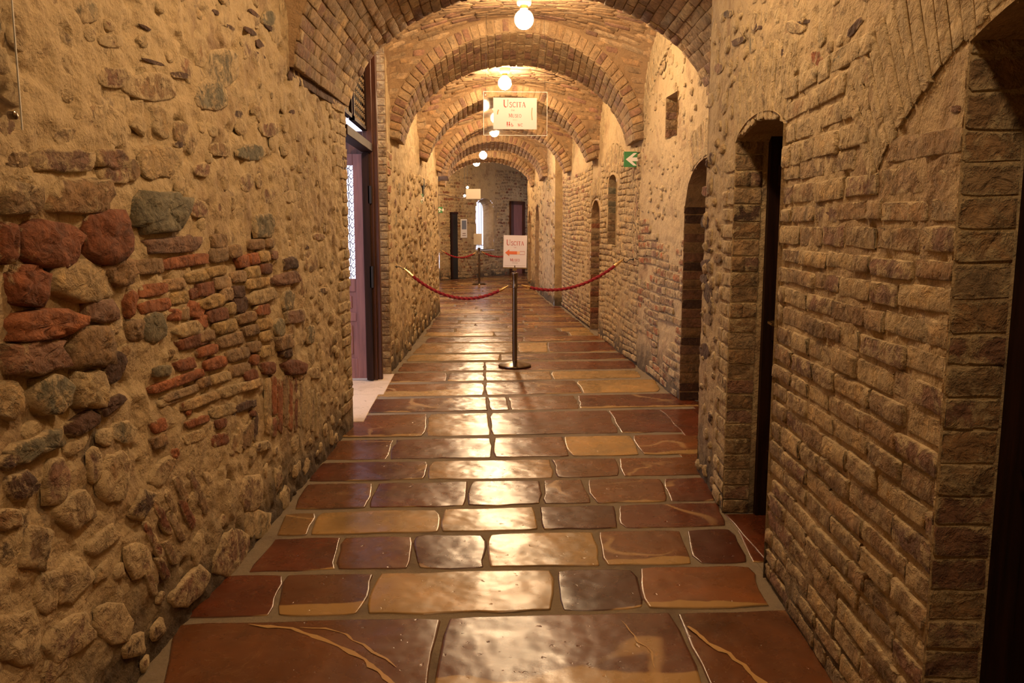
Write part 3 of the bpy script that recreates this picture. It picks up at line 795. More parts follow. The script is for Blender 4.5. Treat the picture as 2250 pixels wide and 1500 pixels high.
def outside_fan(u, z):
    Y = RN.P[1] + u * RN.e[1]
    rr = math.hypot(Y - 1.4, z - .45)
    if 1.54 < rr < 2.0 and Y < 2.46: return False
    if .92 < Y < 1.885 and z < top0(u) + .02: return False
    if 3.285 < Y < 4.115 and z < 2.28: return False
    return True
# courses between the two doorways
lay(PR, RN, d0b + .004, d1a - .002, .0, 1.72, .0785, (.26, .27, .25, .13, .3, .22), ok=outside_fan, tones='KKTBTKPB', cover=.42, proud=.013, gap=.013, wav=.024, seed=21, base=-.003)
lay(PR, RN, RN.uy(2.45), d1a - .002, 1.72, 2.02, .085, (.26, .2, .13), ok=outside_fan, tones='KTKT', cover=.62, proud=.011, gap=.009, wav=.02, seed=22)
# pier beyond the brown door
lay(PR, RN, d1b + .004, d1b + .27, .0, 1.86, .0785, (.26, .13, .2), ok=None, tones='KKTBT', cover=.58, proud=.011, gap=.009, seed=23)
# fan of upright bricks over each doorway
def fan(P, fr, cy, cz, r0, r1, a0, a1, n, tones='KTTK', cover=.5, proud=.012, ok=None, seed=0, key='b'):
    r = random.Random(seed)
    for k in range(n):
        a = a0 + (a1 - a0) * (k + .5) / n; rm = (r0 + r1) / 2 + r.uniform(-.01, .01)
        Y, z = cy + rm * math.cos(a), cz + rm * math.sin(a); u = fr.uy(Y)
        if ok and not ok(u, z): continue
        wd = rm * abs(a1 - a0) / n - .010
        Aloc = a if not fr.flip else math.pi - a
        P.add('%s%d' % (key, r.randrange(6)), fr.M(u, z, 0, (r1 - r0) * r.uniform(.93, 1.0), wd, proud * r.uniform(.7, 1.3), Aloc), tone(r.choice(tones), cover))
fan(PR, RN, 1.4, .45, 1.55, 1.93, math.radians(49), math.radians(131), 42, proud=.009, cover=.7, seed=4)
fan(PR, RN, 3.70, .55, 1.40, 1.72, math.radians(72), math.radians(108), 15, proud=.008, cover=.65, seed=5)
# quoins on the two jambs that face the viewer
def jamb_bricks(P, fr, u, z0, z1, depth, seed, tones, course=.0785, cover=.25, proud=.007):
    r = random.Random(seed); z = z0; row = 0
    A, Nn = -fr.n, -fr.e
    while z < z1 - .03:
        ch = course * r.uniform(.92, 1.1)
        cuts = [0, depth] if r.random() < .8 else [0, depth * r.uniform(.35, .6), depth]
        for a, b in zip(cuts[:-1], cuts[1:]):
            w = b - a - .008; p = fr.pt(u, z + ch / 2, -(a + b) / 2 + .006) + Nn * 0
            P.add('b%d' % r.randrange(12), frame_M(p, A, Nn, fr.z, w + .012, proud * r.uniform(.6, 1.4), ch - .009), tone(r.choice(tones), cover))
        z += ch; row += 1
jamb_bricks(PR, RN, d0b, 0, 1.93, .125, 31, 'KPBPB', cover=.42)
jamb_bricks(PR, RN, d1b, 0, 1.92, .125, 32, 'KBPDB', cover=.32)
trace_stones(RN, TRACE2, PR)
rubble(PR, RN, RN.uy(4.40), RN.L - .02, .05, 1.95, 45, .025, .075, 'TBDKTB', .52, .014, 33, mask=False)
PR.flush(wr, 300)
PR2 = Pieces()
rubble(PR2, RN, RN.uy(1.95), RN.L - .03, 2.0, 3.3, 170, .025, .075, 'TKTBG', .78, .007, 34, ok=outside_fan, mask=False)
PR2.flush(wr, 140, joined='rubble_stones')
vquad('wall_right_return', [(RNQ[0], 4.85, 0), (1.83, 4.88, 0), (1.83, 4.88, 3.7), (RNQ[0], 4.85, 3.7)], M_plaster_right)

# ------------------------------------------------------------------ right wall, far
Y2U = RF.uy
def arch_top(fr, ya, yb, zs, rise, pw=.5):
    yc, hw = (ya + yb) / 2, (yb - ya) / 2
    return lambda u: zs + rise * max(0.0, 1 - abs(((fr.P[1] + u * fr.e[1]) - yc) / hw) ** 2) ** pw
t2, t3, tsl = arch_top(RF, 5.65, 6.84, 1.62, .37), arch_top(RF, 10.95, 11.65, 1.55, .26), arch_top(RF, 9.85, 10.37, 1.98, .10)
ops = [(Y2U(5.65), Y2U(6.84), t2, 0.0), (Y2U(7.17), Y2U(7.56), lambda u: 2.61, 2.25), (Y2U(9.85), Y2U(10.37), tsl, 1.225), (Y2U(10.95), Y2U(11.65), t3, 0.0)]
wf = sheet('wall_right_far', RF, 0, RF.L, -.03, 3.6, .03, .025, ops, rough_disp(15, .016, .014, .03, .70), M_plaster_right)
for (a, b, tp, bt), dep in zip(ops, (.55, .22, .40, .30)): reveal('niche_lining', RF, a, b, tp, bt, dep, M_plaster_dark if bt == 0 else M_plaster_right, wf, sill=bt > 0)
def back_panel(fr, ua, ub, z0, z1, depth, mat, name, parent, st=False):
    mb = MB(); V = [fr.pt(ua - .02, z0, -depth), fr.pt(ub + .02, z0, -depth), fr.pt(ub + .02, z1, -depth), fr.pt(ua - .02, z1, -depth)]
    V += [v - fr.n * .03 for v in V]
    mb.add(V, [(0, 1, 2, 3), (7, 6, 5, 4), (0, 4, 5, 1), (1, 5, 6, 2), (2, 6, 7, 3), (3, 7, 4, 0)])
    return mb.build(name, mat, parent)
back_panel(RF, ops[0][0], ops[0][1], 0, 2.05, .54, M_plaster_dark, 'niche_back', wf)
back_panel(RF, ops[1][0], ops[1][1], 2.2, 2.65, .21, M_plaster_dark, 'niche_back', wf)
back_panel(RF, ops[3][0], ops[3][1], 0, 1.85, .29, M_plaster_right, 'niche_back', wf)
PF = Pieces()
def free(fr_ops, fr, pad=.02):
    def f(u, z):
        for a, b, tp, bt in fr_ops:
            if a - pad < u < b + pad and bt - pad < z < tp(min(max(u, a), b)) + pad: return False
        return True
    return f
okf = free(ops, RF)
lay(PF, RF, Y2U(6.84), Y2U(8.6), .0, 1.55, .078, (.26, .13, .25, .2), ok=lambda u, z: okf(u, z) and float(vnoise(u * 3 + 7, z * 4)) > .26, tones='KOBPRKTO', cover=.45, proud=.012, seed=41, wav=.03)
lay(PF, RF, Y2U(8.6), Y2U(10.95), .0, 2.25, .070, (.25, .24, .13), ok=okf, tones='KTKTT', cover=.42, proud=.012, seed=42, wav=.03)
lay(PF, RF, Y2U(11.65), Y2U(14.9), .0, 2.25, .070, (.25, .24, .13), ok=okf, tones='KTKTTR', cover=.42, proud=.012, seed=43, wav=.03)
jamb_bricks(PF, RF, Y2U(6.84), 0, 1.62, .42, 44, 'BDPB', cover=.05)
jamb_bricks(PF, RF, Y2U(11.65), 0, 1.55, .24, 45, 'BKPR', cover=.15)
jamb_bricks(PF, RF, Y2U(10.37), 1.23, 1.98, .24, 46, 'BKGG', cover=.2)
jamb_bricks(PF, RF, Y2U(7.56), 2.26, 2.60, .2, 47, 'BPK', cover=.2)
fan(PF, RF, 6.245, .9, 1.1, 1.38, math.radians(66), math.radians(114), 16, cover=.5, seed=48)
fan(PF, RF, 10.11, 1.2, .92, 1.25, math.radians(60), math.radians(120), 18, cover=.5, seed=49)
fan(PF, RF, 11.3, 1.0, .85, 1.12, math.radians(60), math.radians(120), 15, cover=.5, seed=50)
for yc in (7.3, 9.8, 12.5):
    fan(PF, RF, yc, 1.6, 1.45, 1.78, math.radians(40), math.radians(140), 44, tones='TKTT', cover=.6, seed=51, proud=.010, ok=lambda u, z: z > 2.3)
rubble(PF, RF, Y2U(6.9), Y2U(8.5), 1.55, 3.2, 110, .02, .06, 'TKBPKR', .70, .008, 52, mask=False, ok=okf)
rubble(PF, RF, Y2U(4.95), Y2U(6.8), 2.05, 3.0, 40, .02, .06, 'TKBP', .62, .012, 53, mask=False)
# slanted bricks beside the green sign
for k in range(16):
    u, z = Y2U(8.75 + .09 * rng.uniform(-1, 2)), 1.15 + .07 * k
    PF.add('b%d' % rng.randrange(12), RF.M(u, z, 0, .22, .045, .012, math.radians(62)), tone(rng.choice('OKPK'), .45))
PF.flush(wf, 300)
# pilaster step and the wall beyond
vquad('wall_right_step', [(1.47, 15.0, 0), (1.62, 15.0, 0), (1.62, 15.0, 3.4), (1.47, 15.0, 3.4)], M_plaster_right)
t5, t6 = arch_top(RF2, 17.9, 18.75, 1.55, .36, .8), arch_top(RF2, 20.0, 20.7, 1.5, .3, .8)
ops2 = [(RF2.uy(17.9), RF2.uy(18.75), t5, .05), (RF2.uy(20.0), RF2.uy(20.7), t6, .05)]
wf2 = sheet('wall_right_end', RF2, 0, RF2.L, -.03, 3.4, .05, .04, ops2, rough_disp(21, .03, .03, .05, .62), M_plaster_right)
for a, b, tp, bt in ops2:
    reveal('niche_lining', RF2, a, b, tp, bt, .34, M_plaster_dark, wf2); back_panel(RF2, a, b, 0, 1.95, .33, M_plaster_dark, 'niche_back', wf2)  # niche shade put into the colour by a darker mortar
PG = Pieces()
rubble(PG, RF2, .1, RF2.L - .1, .05, 2.4, 150, .05, .12, 'BPTRGB', .5, .02, 61, mask=False, ok=free(ops2, RF2))
PG.flush(wf2, 120, joined='rubble_stones')

# ------------------------------------------------------------------ left wall, far
wl = sheet('wall_left_far', LF, 0, LF.L, -.03, 3.5, .025, .025, [], faded(rough_disp(27, .025, .018, .05, .62), 0, None), M_plaster)
PQ = Pieces()
rubble(PQ, LF, .42, LF.L - .1, .04, 2.1, 260, .035, .11, 'BTKPBG', .56, .018, 71, mask=False)
lay(PQ, LF, .0, .36, .1, 2.28, .078, (.25, .13, .2), tones='KTBO', cover=.42, proud=.010, seed=72, ok=lambda u, z: u < .2 + .16 * float(vnoise(z * 5, 3.0)))
PQ.flush(wl, 290)
# jamb facing the viewer beside the open door
def jambface():
    V = [(LFP[0] + .006, 8.2, 0), (-1.06, 8.2, 0), (-1.06, 8.2, 3.7), (LFP[0] + .006, 8.2, 3.7)]
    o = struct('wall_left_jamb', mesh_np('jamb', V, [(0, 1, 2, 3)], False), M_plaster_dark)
    P = Pieces(); r = random.Random(75); z = 0
    while z < 3.2:
        P.add('b%d' % r.randrange(12), frame_M(np.array([LFP[0] - .065, 8.2, z + .04]), np.array([1., 0, 0]), np.array([0, -1., 0]), np.array([0, 0, 1.]), .13, .012, .066), tone(r.choice('BKKBK'), .5))
        z += .079
    P.flush(o, 60)
jambface()
vquad('wall_left_end', [(LFQ[0], 14.2, 0), (-1.0, 14.25, 0), (-1.0, 14.25, 3.5), (LFQ[0], 14.2, 3.5)], M_plaster)
wtop = lambda u: 2.5
sheet('wall_left_alcove', LF2, 0, LF2.L, -.03, 3.4, .06, .06, [(LF2.uy(14.9), LF2.uy(17.1), wtop, .2)], rough_disp(29), M_plaster)

# ------------------------------------------------------------------ end wall
ue = lambda x, y: EW.hit(x, y)
(wa, _), (wb, _), (_, wz1), (_, wz0) = ue(1046, 500), ue(1084, 500), ue(1068, 436), ue(1068, 548)
wt = arch_top(EW, EW.pt(wa, 0)[1], EW.pt(wb, 0)[1], wz1 - .28, .28)
ew = sheet('wall_end', EW, 0, EW.L, -.03, 3.6, .06, .05, [(wa, wb, wt, wz0)], rough_disp(33, .02, .02, .02, .7), M_plaster_right)
PE = Pieces()
lay(PE, EW, .05, EW.L - .1, .0, 3.0, .085, (.26, .27, .13), ok=lambda u, z: not (wa - .05 < u < wb + .05 and z > wz0 - .05), tones='KTKBR', cover=.42, proud=.008, seed=81, wav=.04)
PE.flush(ew, 200)
# splayed brick lining of the window, narrow bright light at its left
def window_end():
    V = []; Fc = []; n = 12
    us = [wa, wb]; ub = [wa + .46, wb - .01]
    prof = [(0, wz0)] + [(k / n, None) for k in range(n + 1)] + [(1, wz0)]
    for f, z in prof:
        u = lerp(us[0], us[1], f); zz = wt(u) if z is None else z
        u2 = lerp(ub[0], ub[1], f); z2 = lerp(wz0, zz, .93)
        V.append(tuple(EW.pt(u, zz, .01))); V.append(tuple(EW.pt(u2, z2, -.36)))
    m = len(prof)
    for i in range(m): j = (i + 1) % m; Fc.append((2 * i, 2 * i + 1, 2 * j + 1, 2 * j))
    mobj('window_lining', mesh_np('lining', V, Fc, False), M_plaster_right, w1)
w1 = empty_struct('window_1')
window_end()
mbw = MB(); g0, g1 = wa + .45, wb
mbw.add([EW.pt(g0, wz0, -.35), EW.pt(g1, wz0, -.35), EW.pt(g1, wz1, -.35), EW.pt(g0, wz1, -.35)], [(0, 1, 2, 3)]).build('pane', M_glass, w1)
mbs = MB(); Vv = [EW.pt(wa, wz0, .03), EW.pt(wb, wz0, .03), EW.pt(wb, wz0, -.36), EW.pt(wa, wz0, -.36)]
mbs.add(Vv + [v - np.array([0, 0, .03]) for v in Vv], [(0, 1, 2, 3), (4, 7, 6, 5), (0, 4, 5, 1), (1, 5, 6, 2), (2, 6, 7, 3), (3, 7, 4, 0)]).build('window_sill', M_bright, w1)
mbr = MB()
for k in range(1, 3): mbr.tube([EW.pt(lerp(g0, g1, k / 3), wz0, -.34), EW.pt(lerp(g0, g1, k / 3), wz1, -.34)], .006, 6)
mbr.build('window_bar', M_iron, w1, kind='stuff')
# closing walls of the side passage
vquad('wall_side', [(1.37, 21.0, 0), (2.9, 21.0, 0), (2.9, 21.0, 3.4), (1.37, 21.0, 3.4)], M_plaster_right)
SW = Frame((2.9, 21.0), (2.9, 27.0), -1)
sheet('wall_passage', SW, 0, 6.0, -.03, 3.4, .2, .1, [(2.0, 3.4, lambda u: 2.2, .6)], None, M_plaster_right)
vquad('wall_back', [(-1.6, -3, 0), (1.0, -3, 0), (1.0, -3, 3.8), (-1.6, -3, 3.8)], M_plaster)

# ------------------------------------------------------------------ floor
def floor_base():
    V = []; Fc = []; nx, ny = 12, 60
    for j in range(ny + 1):
        for i in range(nx + 1): V.append((-1.8 + 5 * i / nx, -3.2 + 31 * j / ny, -.0015))
    for j in range(ny):
        for i in range(nx): a = j * (nx + 1) + i; Fc.append((a, a + 1, a + nx + 2, a + nx + 1))
    return struct('floor', mesh_np('floor', V, Fc, True), M_rubble_base)
floor = floor_base()
PCOL = dict(r=(.105, .027, .010), d=(.070, .017, .007), b=(.135, .050, .018), o=(.175, .064, .021), y=(.34, .205, .070), t=(.25, .135, .046), p=(.115, .042, .022))
def paver(corners, col, band=0.0, seed=0, fine=True):
    """corners: near-left, near-right, far-right, far-left on the ground"""
    r = random.Random(seed); c = [np.array(p[:2], float) for p in corners]; cen = sum(c) / 4
    nx, ny = (11, 6) if fine else (5, 3)
    V = []; E = []; UV = []; w = np.linalg.norm(c[1] - c[0]); d = np.linalg.norm(c[3] - c[0])
    ss = [0] + [.5 - .5 * math.cos(math.pi * k / (nx - 1)) * (1 - .0) for k in range(nx)] + [1]
    ss = np.clip(np.array([0.0] + [.003 / w] + list(.011 / w + (1 - .022 / w) * np.linspace(0, 1, nx)) + [1 - .003 / w, 1.0]), 0, 1)
    tt = np.clip(np.array([0.0] + [.003 / d] + list(.011 / d + (1 - .022 / d) * np.linspace(0, 1, ny)) + [1 - .003 / d, 1.0]), 0, 1)
    sd = r.uniform(0, 99); lift = r.uniform(.000, .005); W = len(ss)
    cr = [r.uniform(.004, .03) for _ in range(4)]
    for j, t in enumerate(tt):
        for i, s in enumerate(ss):
            p = (c[0] * (1 - s) + c[1] * s) * (1 - t) + (c[3] * (1 - s) + c[2] * s) * t
            brd = i in (0, W - 1) or j in (0, len(tt) - 1)
            es = min(s, 1 - s) * w; et = min(t, 1 - t) * d
            k = math.exp(-min(es, et) / .03)
            j1 = (float(vnoise(p[0] * 9 + sd, p[1] * 9)) - .5) * .030 * k; j2 = (float(vnoise(p[0] * 9, p[1] * 9 + sd)) - .5) * .022 * k
            # rounded corners
            cc = math.exp(-(es + et) / .035) * .5
            dirc = cen - p; p = p + dirc / (np.linalg.norm(dirc) + 1e-6) * cc * (cr[0] + .012)
            z = .0015 + lift * .6 - (.0045 if brd else 0) - .0007 * math.exp(-min(es, et) / .012) + (float(vnoise(p[0] * 3.2 + sd, p[1] * 4.2)) - .5) * .0045
            V.append((p[0] + j1 - cen[0], p[1] + j2 - cen[1], z)); E.append(1.0 if brd else max(0, .4 - min(es, et) / .03)); UV.append((s, t))
    Fc = [(j * W + i, j * W + i + 1, (j + 1) * W + i + 1, (j + 1) * W + i) for j in range(len(tt) - 1) for i in range(W - 1)]
    me = mesh_np('paving_stone', V, Fc, True, E, None, UV)
    nj = len(tt) - 1; me.polygons.foreach_set('use_smooth', [not (j in (0, nj - 1) or i in (0, W - 2)) for j in range(nj) for i in range(W - 1)]); me.materials.append(M_paver)
    o = bpy.data.objects.new('paving_stone', me); o.location = (cen[0], cen[1], 0); f = 1 + r.uniform(-.1, .1); cc = PCOL[col]
    o.color = (cc[0] * f, cc[1] * f, cc[2] * f, band); COL.objects.link(o); o.parent = floor
    return o
# rows measured on the ground: (y of the far edge at x=600, at x=1500), joints (x far, x near), colour+band
ROWS = [
    ((1366, 1345), (1590, 1560), [(380, 330), (975, 940), (1482, 1570), (1790, 1900)], ['b0', 'p35', 'b0']),
    ((1263, 1247), (1355, 1337), [(480, 395), (628, 597), (828, 795), (1217, 1224), (1396, 1420), (1655, 1695)], ['r0', 'b30', 'y0', 'd0', 'o10']),
    ((1184, 1164), (1256, 1240), [(600, 540), (752, 738), (908, 908), (1068, 1068), (1305, 1328), (1500, 1530), (1612, 1650), (1685, 1700)], ['r0', 'b0', 'd0', 'y0', 'o14', 'd0', 'r0']),
    ((1128, 1106), (1178, 1158), [(620, 605), (700, 678), (968, 966), (1180, 1186), (1352, 1362), (1580, 1600)], ['t0', 'y12', 'y0', 'd0', 'r0']),
    ((1064, 1050), (1121, 1102), [(668, 640), (825, 806), (1030, 1022), (1188, 1194), (1283, 1300), (1452, 1472), (1562, 1574)], ['b0', 'r0', 'p0', 'b0', 'o0', 'r0']),
    ((1018, 1004), (1059, 1045), [(704, 672), (946, 934), (1210, 1222), (1358, 1364), (1545, 1555)], ['r0', 't0', 'b0', 'o0']),
    ((970, 954), (1013, 999), [(740, 708), (870, 850), (1084, 1084), (1236, 1254), (1386, 1408), (1532, 1545)], ['b0', 'r0', 'b0', 'y0', 'o20']),
    ((916, 898), (965, 949), [(784, 744), (940, 934), (1074, 1078), (1336, 1364), (1548, 1562)], ['o10', 't0', 'p0', 'r0']),
    ((881, 864), (911, 894), [(815, 786), (1070, 1074), (1115, 1120), (1266, 1274), (1520, 1540)], ['p0', 'b0', 'b0', 'r15']),
    ((850, 831), (877, 860), [(838, 820), (1064, 1066), (1266, 1280), (1440, 1452)], ['o40', 'b0', 'y0']),
    ((823, 812), (846, 828), [(866, 842), (984, 982), (1066, 1066), (1211, 1214), (1400, 1414)], ['o10', 'p20', 't0', 'y0']),
    ((801, 790), (820, 809), [(886, 872), (1065, 1065), (1390, 1400)], ['b0', 'r0']),
    ((784, 772), (798, 787), [(904, 890), (1100, 1098), (1368, 1386)], ['y0', 'r0']),
    ((760, 748), (781, 770), [(926, 906), (1138, 1138), (1202, 1204), (1340, 1362)], ['t0', 'y0', 'r0']),
    ((744, 735), (758, 746), [(942, 930), (1150, 1150), (1325, 1336)], ['r0', 'o0'])]
sd = 1
for (ft, nt_, js, cols) in ROWS:
    yf = lambda x: ft[0] + (ft[1] - ft[0]) * (x - 600) / 900 + .6
    yn = lambda x: nt_[0] + (nt_[1] - nt_[0]) * (x - 600) / 900 - .6
    gp = max(.8, (yn(1100) - 620) * .0055)
    for k, cl in enumerate(cols):
        (a0, a1), (b0, b1) = js[k], js[k + 1]
        a0 += gp; a1 += gp; b0 -= gp; b1 -= gp
        q = [on_floor(a1, yn(a1)), on_floor(b1, yn(b1)), on_floor(b0, yf(b0)), on_floor(a0, yf(a0))]
        paver(q, cl[0], int(cl[1:]) / 100 * 1.0, sd); sd += 1
yfar = on_floor(1100, 738)[1]
def auto_rows(y, yend, seed, near=False):
    global sd
    r = random.Random(seed)
    while y < yend:
        dy = r.uniform(.26, .5); x0, x1 = float(xl(y + .1)) + .03, float(xr(y + .1)) - .03
        if near: x0, x1 = float(xl(y)) + .05, float(xr(y)) - .05
        if 19 < y: x1 = min(2.8, 1.3 + max(0, y - 20) * 1.0)
        if y > 21.5: x0 = -.9 + (y - 21.5) * .75
        x = x0
        while x < x1 - .15:
            w = r.uniform(.4, 1.15)
            if x + w > x1 - .25: w = x1 - x
            g = r.uniform(.006, .012); sk = r.uniform(-.02, .02)
            paver([(x + g, y + g), (x + w - g, y + g), (x + w - g + sk, y + dy - g), (x + g + sk, y + dy - g)], r.choice('rdbboobtyp' if y > 9 else 'rdbobp'), r.choice((0, 0, 0, .2, .3)), sd, False); sd += 1; x += w
        y += dy
auto_rows(yfar + .01, 25.5, 5)
auto_rows(-2.9, 2.0, 6, True)
# strips in the doorways on the right
for (ya, yb, xa, xb, cl) in ((3.34, 4.08, 1.30, 1.56, 'r'), (5.68, 6.80, 1.80, 2.28, 'r'), (4.90, 5.62, 1.33, 1.76, 'b'), (5.64, 6.5, 1.50, 1.78, 'r')):
    paver([(xa, ya), (xb, ya), (xb, yb), (xa, yb)], cl, 0, sd); sd += 1
# pale veins let into the front stones
M_vein = simple('pale_vein', (.46, .27, .10), .3)
def vein(stone, pts, w):
    c = stone.location; P = [on_floor(x, y) for x, y in pts]; V = []; Q = []
    for i in range(len(P) - 1):
        for k in range(6): Q.append(P[i] + (P[i + 1] - P[i]) * k / 6)
    Q.append(P[-1])
    for i, q in enumerate(Q):
        t = Q[min(i + 1, len(Q) - 1)] - Q[max(i - 1, 0)]; t /= np.linalg.norm(t); s_ = np.array([t[1], -t[0], 0])
        ww = w * (.25 + 1.1 * float(vnoise(i * .7, w * 1000))) * min(1, (i + 1) / 4, (len(Q) - i) / 4); off = s_ * (float(vnoise(i * .5, 7.0 + w * 900)) - .5) * .02
        V += [q + off + s_ * ww / 2 - np.array(c) + Z0 * .0062, q + off - s_ * ww / 2 - np.array(c) + Z0 * .0062]
    mobj('vein', mesh_np('vein', V, [(2 * i, 2 * i + 1, 2 * i + 3, 2 * i + 2) for i in range(len(Q) - 1)], False), M_vein, stone)
Z0 = np.array([0, 0, 1.0])
pst = {o.name: o for o in floor.children}
fl_, fm_, frt = [sorted(pst.values(), key=lambda o: int((o.name.split('.') + ['0'])[1]))[k] for k in (0, 1, 2)]
vein(fl_, [(548, 1372), (640, 1384), (720, 1408), (800, 1452), (850, 1490), (890, 1530)], .022)
vein(fl_, [(660, 1380), (740, 1388), (800, 1418), (868, 1470)], .010)
vein(frt, [(1512, 1378), (1556, 1415), (1600, 1438), (1650, 1478), (1700, 1530)], .026)
vein(fm_, [(1362, 1366), (1392, 1400), (1428, 1436), (1440, 1470)], .008)
slab = MB().box((-1.45, 6.19, -.02), (-.845, 7.2, .007), bev=.004).box((-1.45, 7.205, -.02), (-.80, 8.19, .007), bev=.004).build('threshold_slab', M_slab, floor)
MB().box((-9, 2.5, -.08), (-1.46, 17, -.03)).build('courtyard_paving', M_bright)['kind'] = 'structure'

# ------------------------------------------------------------------ ceiling lamps
def ceiling_lamp(i, x, y, z, k, label):
    t = thing('ceiling_lamp', label, 'lamp', (x, y, z), group='bare bulb ceiling lamps')
    MB().lathe([(.062, .03), (.062, -.045), (.055, -.062), (.03, -.066)], 28).build('canopy', M_canopy, t, True)
    MB().lathe([(.034, -.060), (.034, -.095), (.028, -.10)], 20).build('socket', M_brass, t, True)
    prof = [(.026, -.095)] + [(.080 * math.sin(a), -.178 + .080 * math.cos(a)) for a in np.linspace(.36, math.pi - .05, 9)]
    MB().lathe(prof, 16).build('bulb', bulb_mat(k), t, True)
LL = ['ceiling lamp at the near end, behind the viewer', 'ceiling lamp above the near doorways, before the first wide arch', 'large ceiling bulb nearest the viewer in the first vaulted bay', 'second glowing ceiling bulb, above the hanging exit sign',
      'third ceiling bulb, glowing through the hanging clear sign', 'fourth ceiling bulb, just below the bottom of the hanging sign', 'fifth ceiling bulb, in front of the dark arch', 'last ceiling bulb, smallest, nearest the end wall']
for i, (x, y, z, k) in enumerate(LAMPS): ceiling_lamp(i, x, y, z, k, LL[i])
for k, (a, b2, lab) in enumerate((((.46, 7.2, 3.40), (1.25, 7.25, 3.28), 'thin dark cable running right from the nearest bulb along the vault'), ((.42, 10.25, 3.32), (1.2, 10.2, 3.17), 'thin dark cable running right from the second bulb along the vault'))):
    pts = [(lerp(a[0], b2[0], t), lerp(a[1], b2[1], t), lerp(a[2], b2[2], t) + .05 * math.sin(math.pi * t) + .004 * math.sin(t * 19)) for t in np.linspace(0, 1, 14)]
    tag(MB().tube(pts, .005, 6).build('cable', M_cable, None, True), lab, 'cable')
# spot lights of the end room
for j, (px, py, lab) in enumerate(((1027, 412, 'small upper spotlight near the end wall beside the cream board'), (1021, 430, 'lower left spotlight on the track near the end wall'))):
    p = at_depth(px, py, 21.3); t = thing('spotlight', lab, 'lamp', tuple(p), group='small spotlights in the end room')
    MB().lathe([(.03, -.04), (.035, .06), (.02, .08)], 14, axis='y').build('housing', M_white, t, True)
    m, nt, b = new_mat('spot_lens'); b.inputs['Emission Color'].default_value = (1, .85, .6, 1); b.inputs['Emission Strength'].default_value = 60
    MB().lathe([(.03, -.045), (.03, -.041)], 14, axis='y').build('lens', m, t)
    MB().tube([(0, .05, .02), (0, .05, 3.2 - p[2])], .006, 6).build('stem', M_iron, t)
pa, pb, pc = at_depth(962, 428, 20.5), at_depth(990, 432, 21.0), at_depth(1024, 434, 21.3)
tag(MB().tube([pa, (pa + pb) / 2 + (0, 0, .03), pb, (pb + pc) / 2 - (0, 0, .02), pc], .012, 8).build('cable', M_cable, None, True), 'slack dark cable leading from the left to the end room spotlight', 'cable')

# ------------------------------------------------------------------ lettering (serif strokes on flat print)
def arc(cx, cy, rx, ry, a0, a1, n=12): return [(cx + rx * math.cos(math.radians(a0 + (a1 - a0) * k / n)), cy + ry * math.sin(math.radians(a0 + (a1 - a0) * k / n))) for k in range(n + 1)]
TH, TN = .13, .055
GL = {
 'U': (.80, [([(.14, .96), (.14, .35)] + arc(.40, .32, .26, .30, 180, 270, 8), TH), (arc(.40, .32, .26, .30, 270, 360, 8) + [(.66, .96)], TN), ([(.0, .975), (.28, .975)], .04), ([(.54, .975), (.78, .975)], .04)]),
 'S': (.56, [(arc(.28, .74, .19, .21, 30, 200, 10) + arc(.27, .25, .21, .24, 60, -150, 12), .10), ([(.45, .98), (.45, .76)], .035), ([(.06, .02), (.06, .26)], .035)]),
 'C': (.70, [(arc(.38, .5, .32, .46, 45, 315, 18), .10), ([(.62, .95), (.62, .72)], .035)]),
 'I': (.32, [([(.16, 0), (.16, 1)], TH), ([(.03, .02), (.29, .02)], .04), ([(.03, .98), (.29, .98)], .04)]),
 'T': (.64, [([(.32, 0), (.32, .96)], TH), ([(.02, .965), (.62, .965)], .06), ([(.04, .97), (.04, .78)], .035), ([(.60, .97), (.60, .78)], .035), ([(.2, .02), (.44, .02)], .04)]),
 'A': (.76, [([(.08, 0), (.37, 1)], TN), ([(.37, 1), (.67, 0)], TH), ([(.18, .34), (.56, .34)], .045), ([(.0, .02), (.20, .02)], .04), ([(.55, .02), (.78, .02)], .04)]),
 'M': (.92, [([(.14, 0), (.14, 1)], TN), ([(.14, 1), (.45, .15)], TH), ([(.45, .15), (.76, 1)], TN), ([(.78, 1), (.78, 0)], TH), ([(.02, .02), (.26, .02)], .04), ([(.66, .02), (.92, .02)], .04), ([(.02, .98), (.16, .98)], .04), ([(.76, .98), (.9, .98)], .04)]),
 'E': (.56, [([(.13, 0), (.13, 1)], TH), ([(.02, .98), (.50, .98)], .045), ([(.12, .52), (.42, .52)], .045), ([(.02, .02), (.52, .02)], .045), ([(.50, .98), (.50, .82)], .035), ([(.52, .02), (.52, .2)], .035)]),
 'O': (.80, [(arc(.40, .5, .33, .46, 0, 360, 24), .09)]),
 'D': (.74, [([(.13, 0), (.13, 1)], TH), ([(.02, .98), (.3, .98)] + arc(.32, .5, .33, .48, 90, -90, 12) + [(.02, .02)], .06)]),
 'L': (.54, [([(.13, 0), (.13, 1)], TH), ([(.02, .98), (.26, .98)], .04), ([(.02, .02), (.50, .02)], .05), ([(.50, .02), (.50, .24)], .035)]),
 'W': (1.0, [([(.08, 1), (.30, 0)], TH), ([(.30, 0), (.5, .9)], TN), ([(.5, .9), (.72, 0)], TH), ([(.72, 0), (.93, 1)], TN)]),
}
def ribbon(mb, pts, w, o, ax, az, nrm, sc):
    P = [np.array(p) for p in pts]; L = []; 
    for i, p in enumerate(P):
        t = P[min(i + 1, len(P) - 1)] - P[max(0, i - 1)]; t = t / (np.linalg.norm(t) + 1e-9); q = np.array([-t[1], t[0]]) * w / 2
        L.append((p + q, p - q))
    V = []
    for a, b in L:
        for c in (a, b): V.append(o + ax * c[0] * sc + az * c[1] * sc + nrm * .0012)
    mb.add(V, [(2 * i, 2 * i + 1, 2 * i + 3, 2 * i + 2) for i in range(len(P) - 1)])
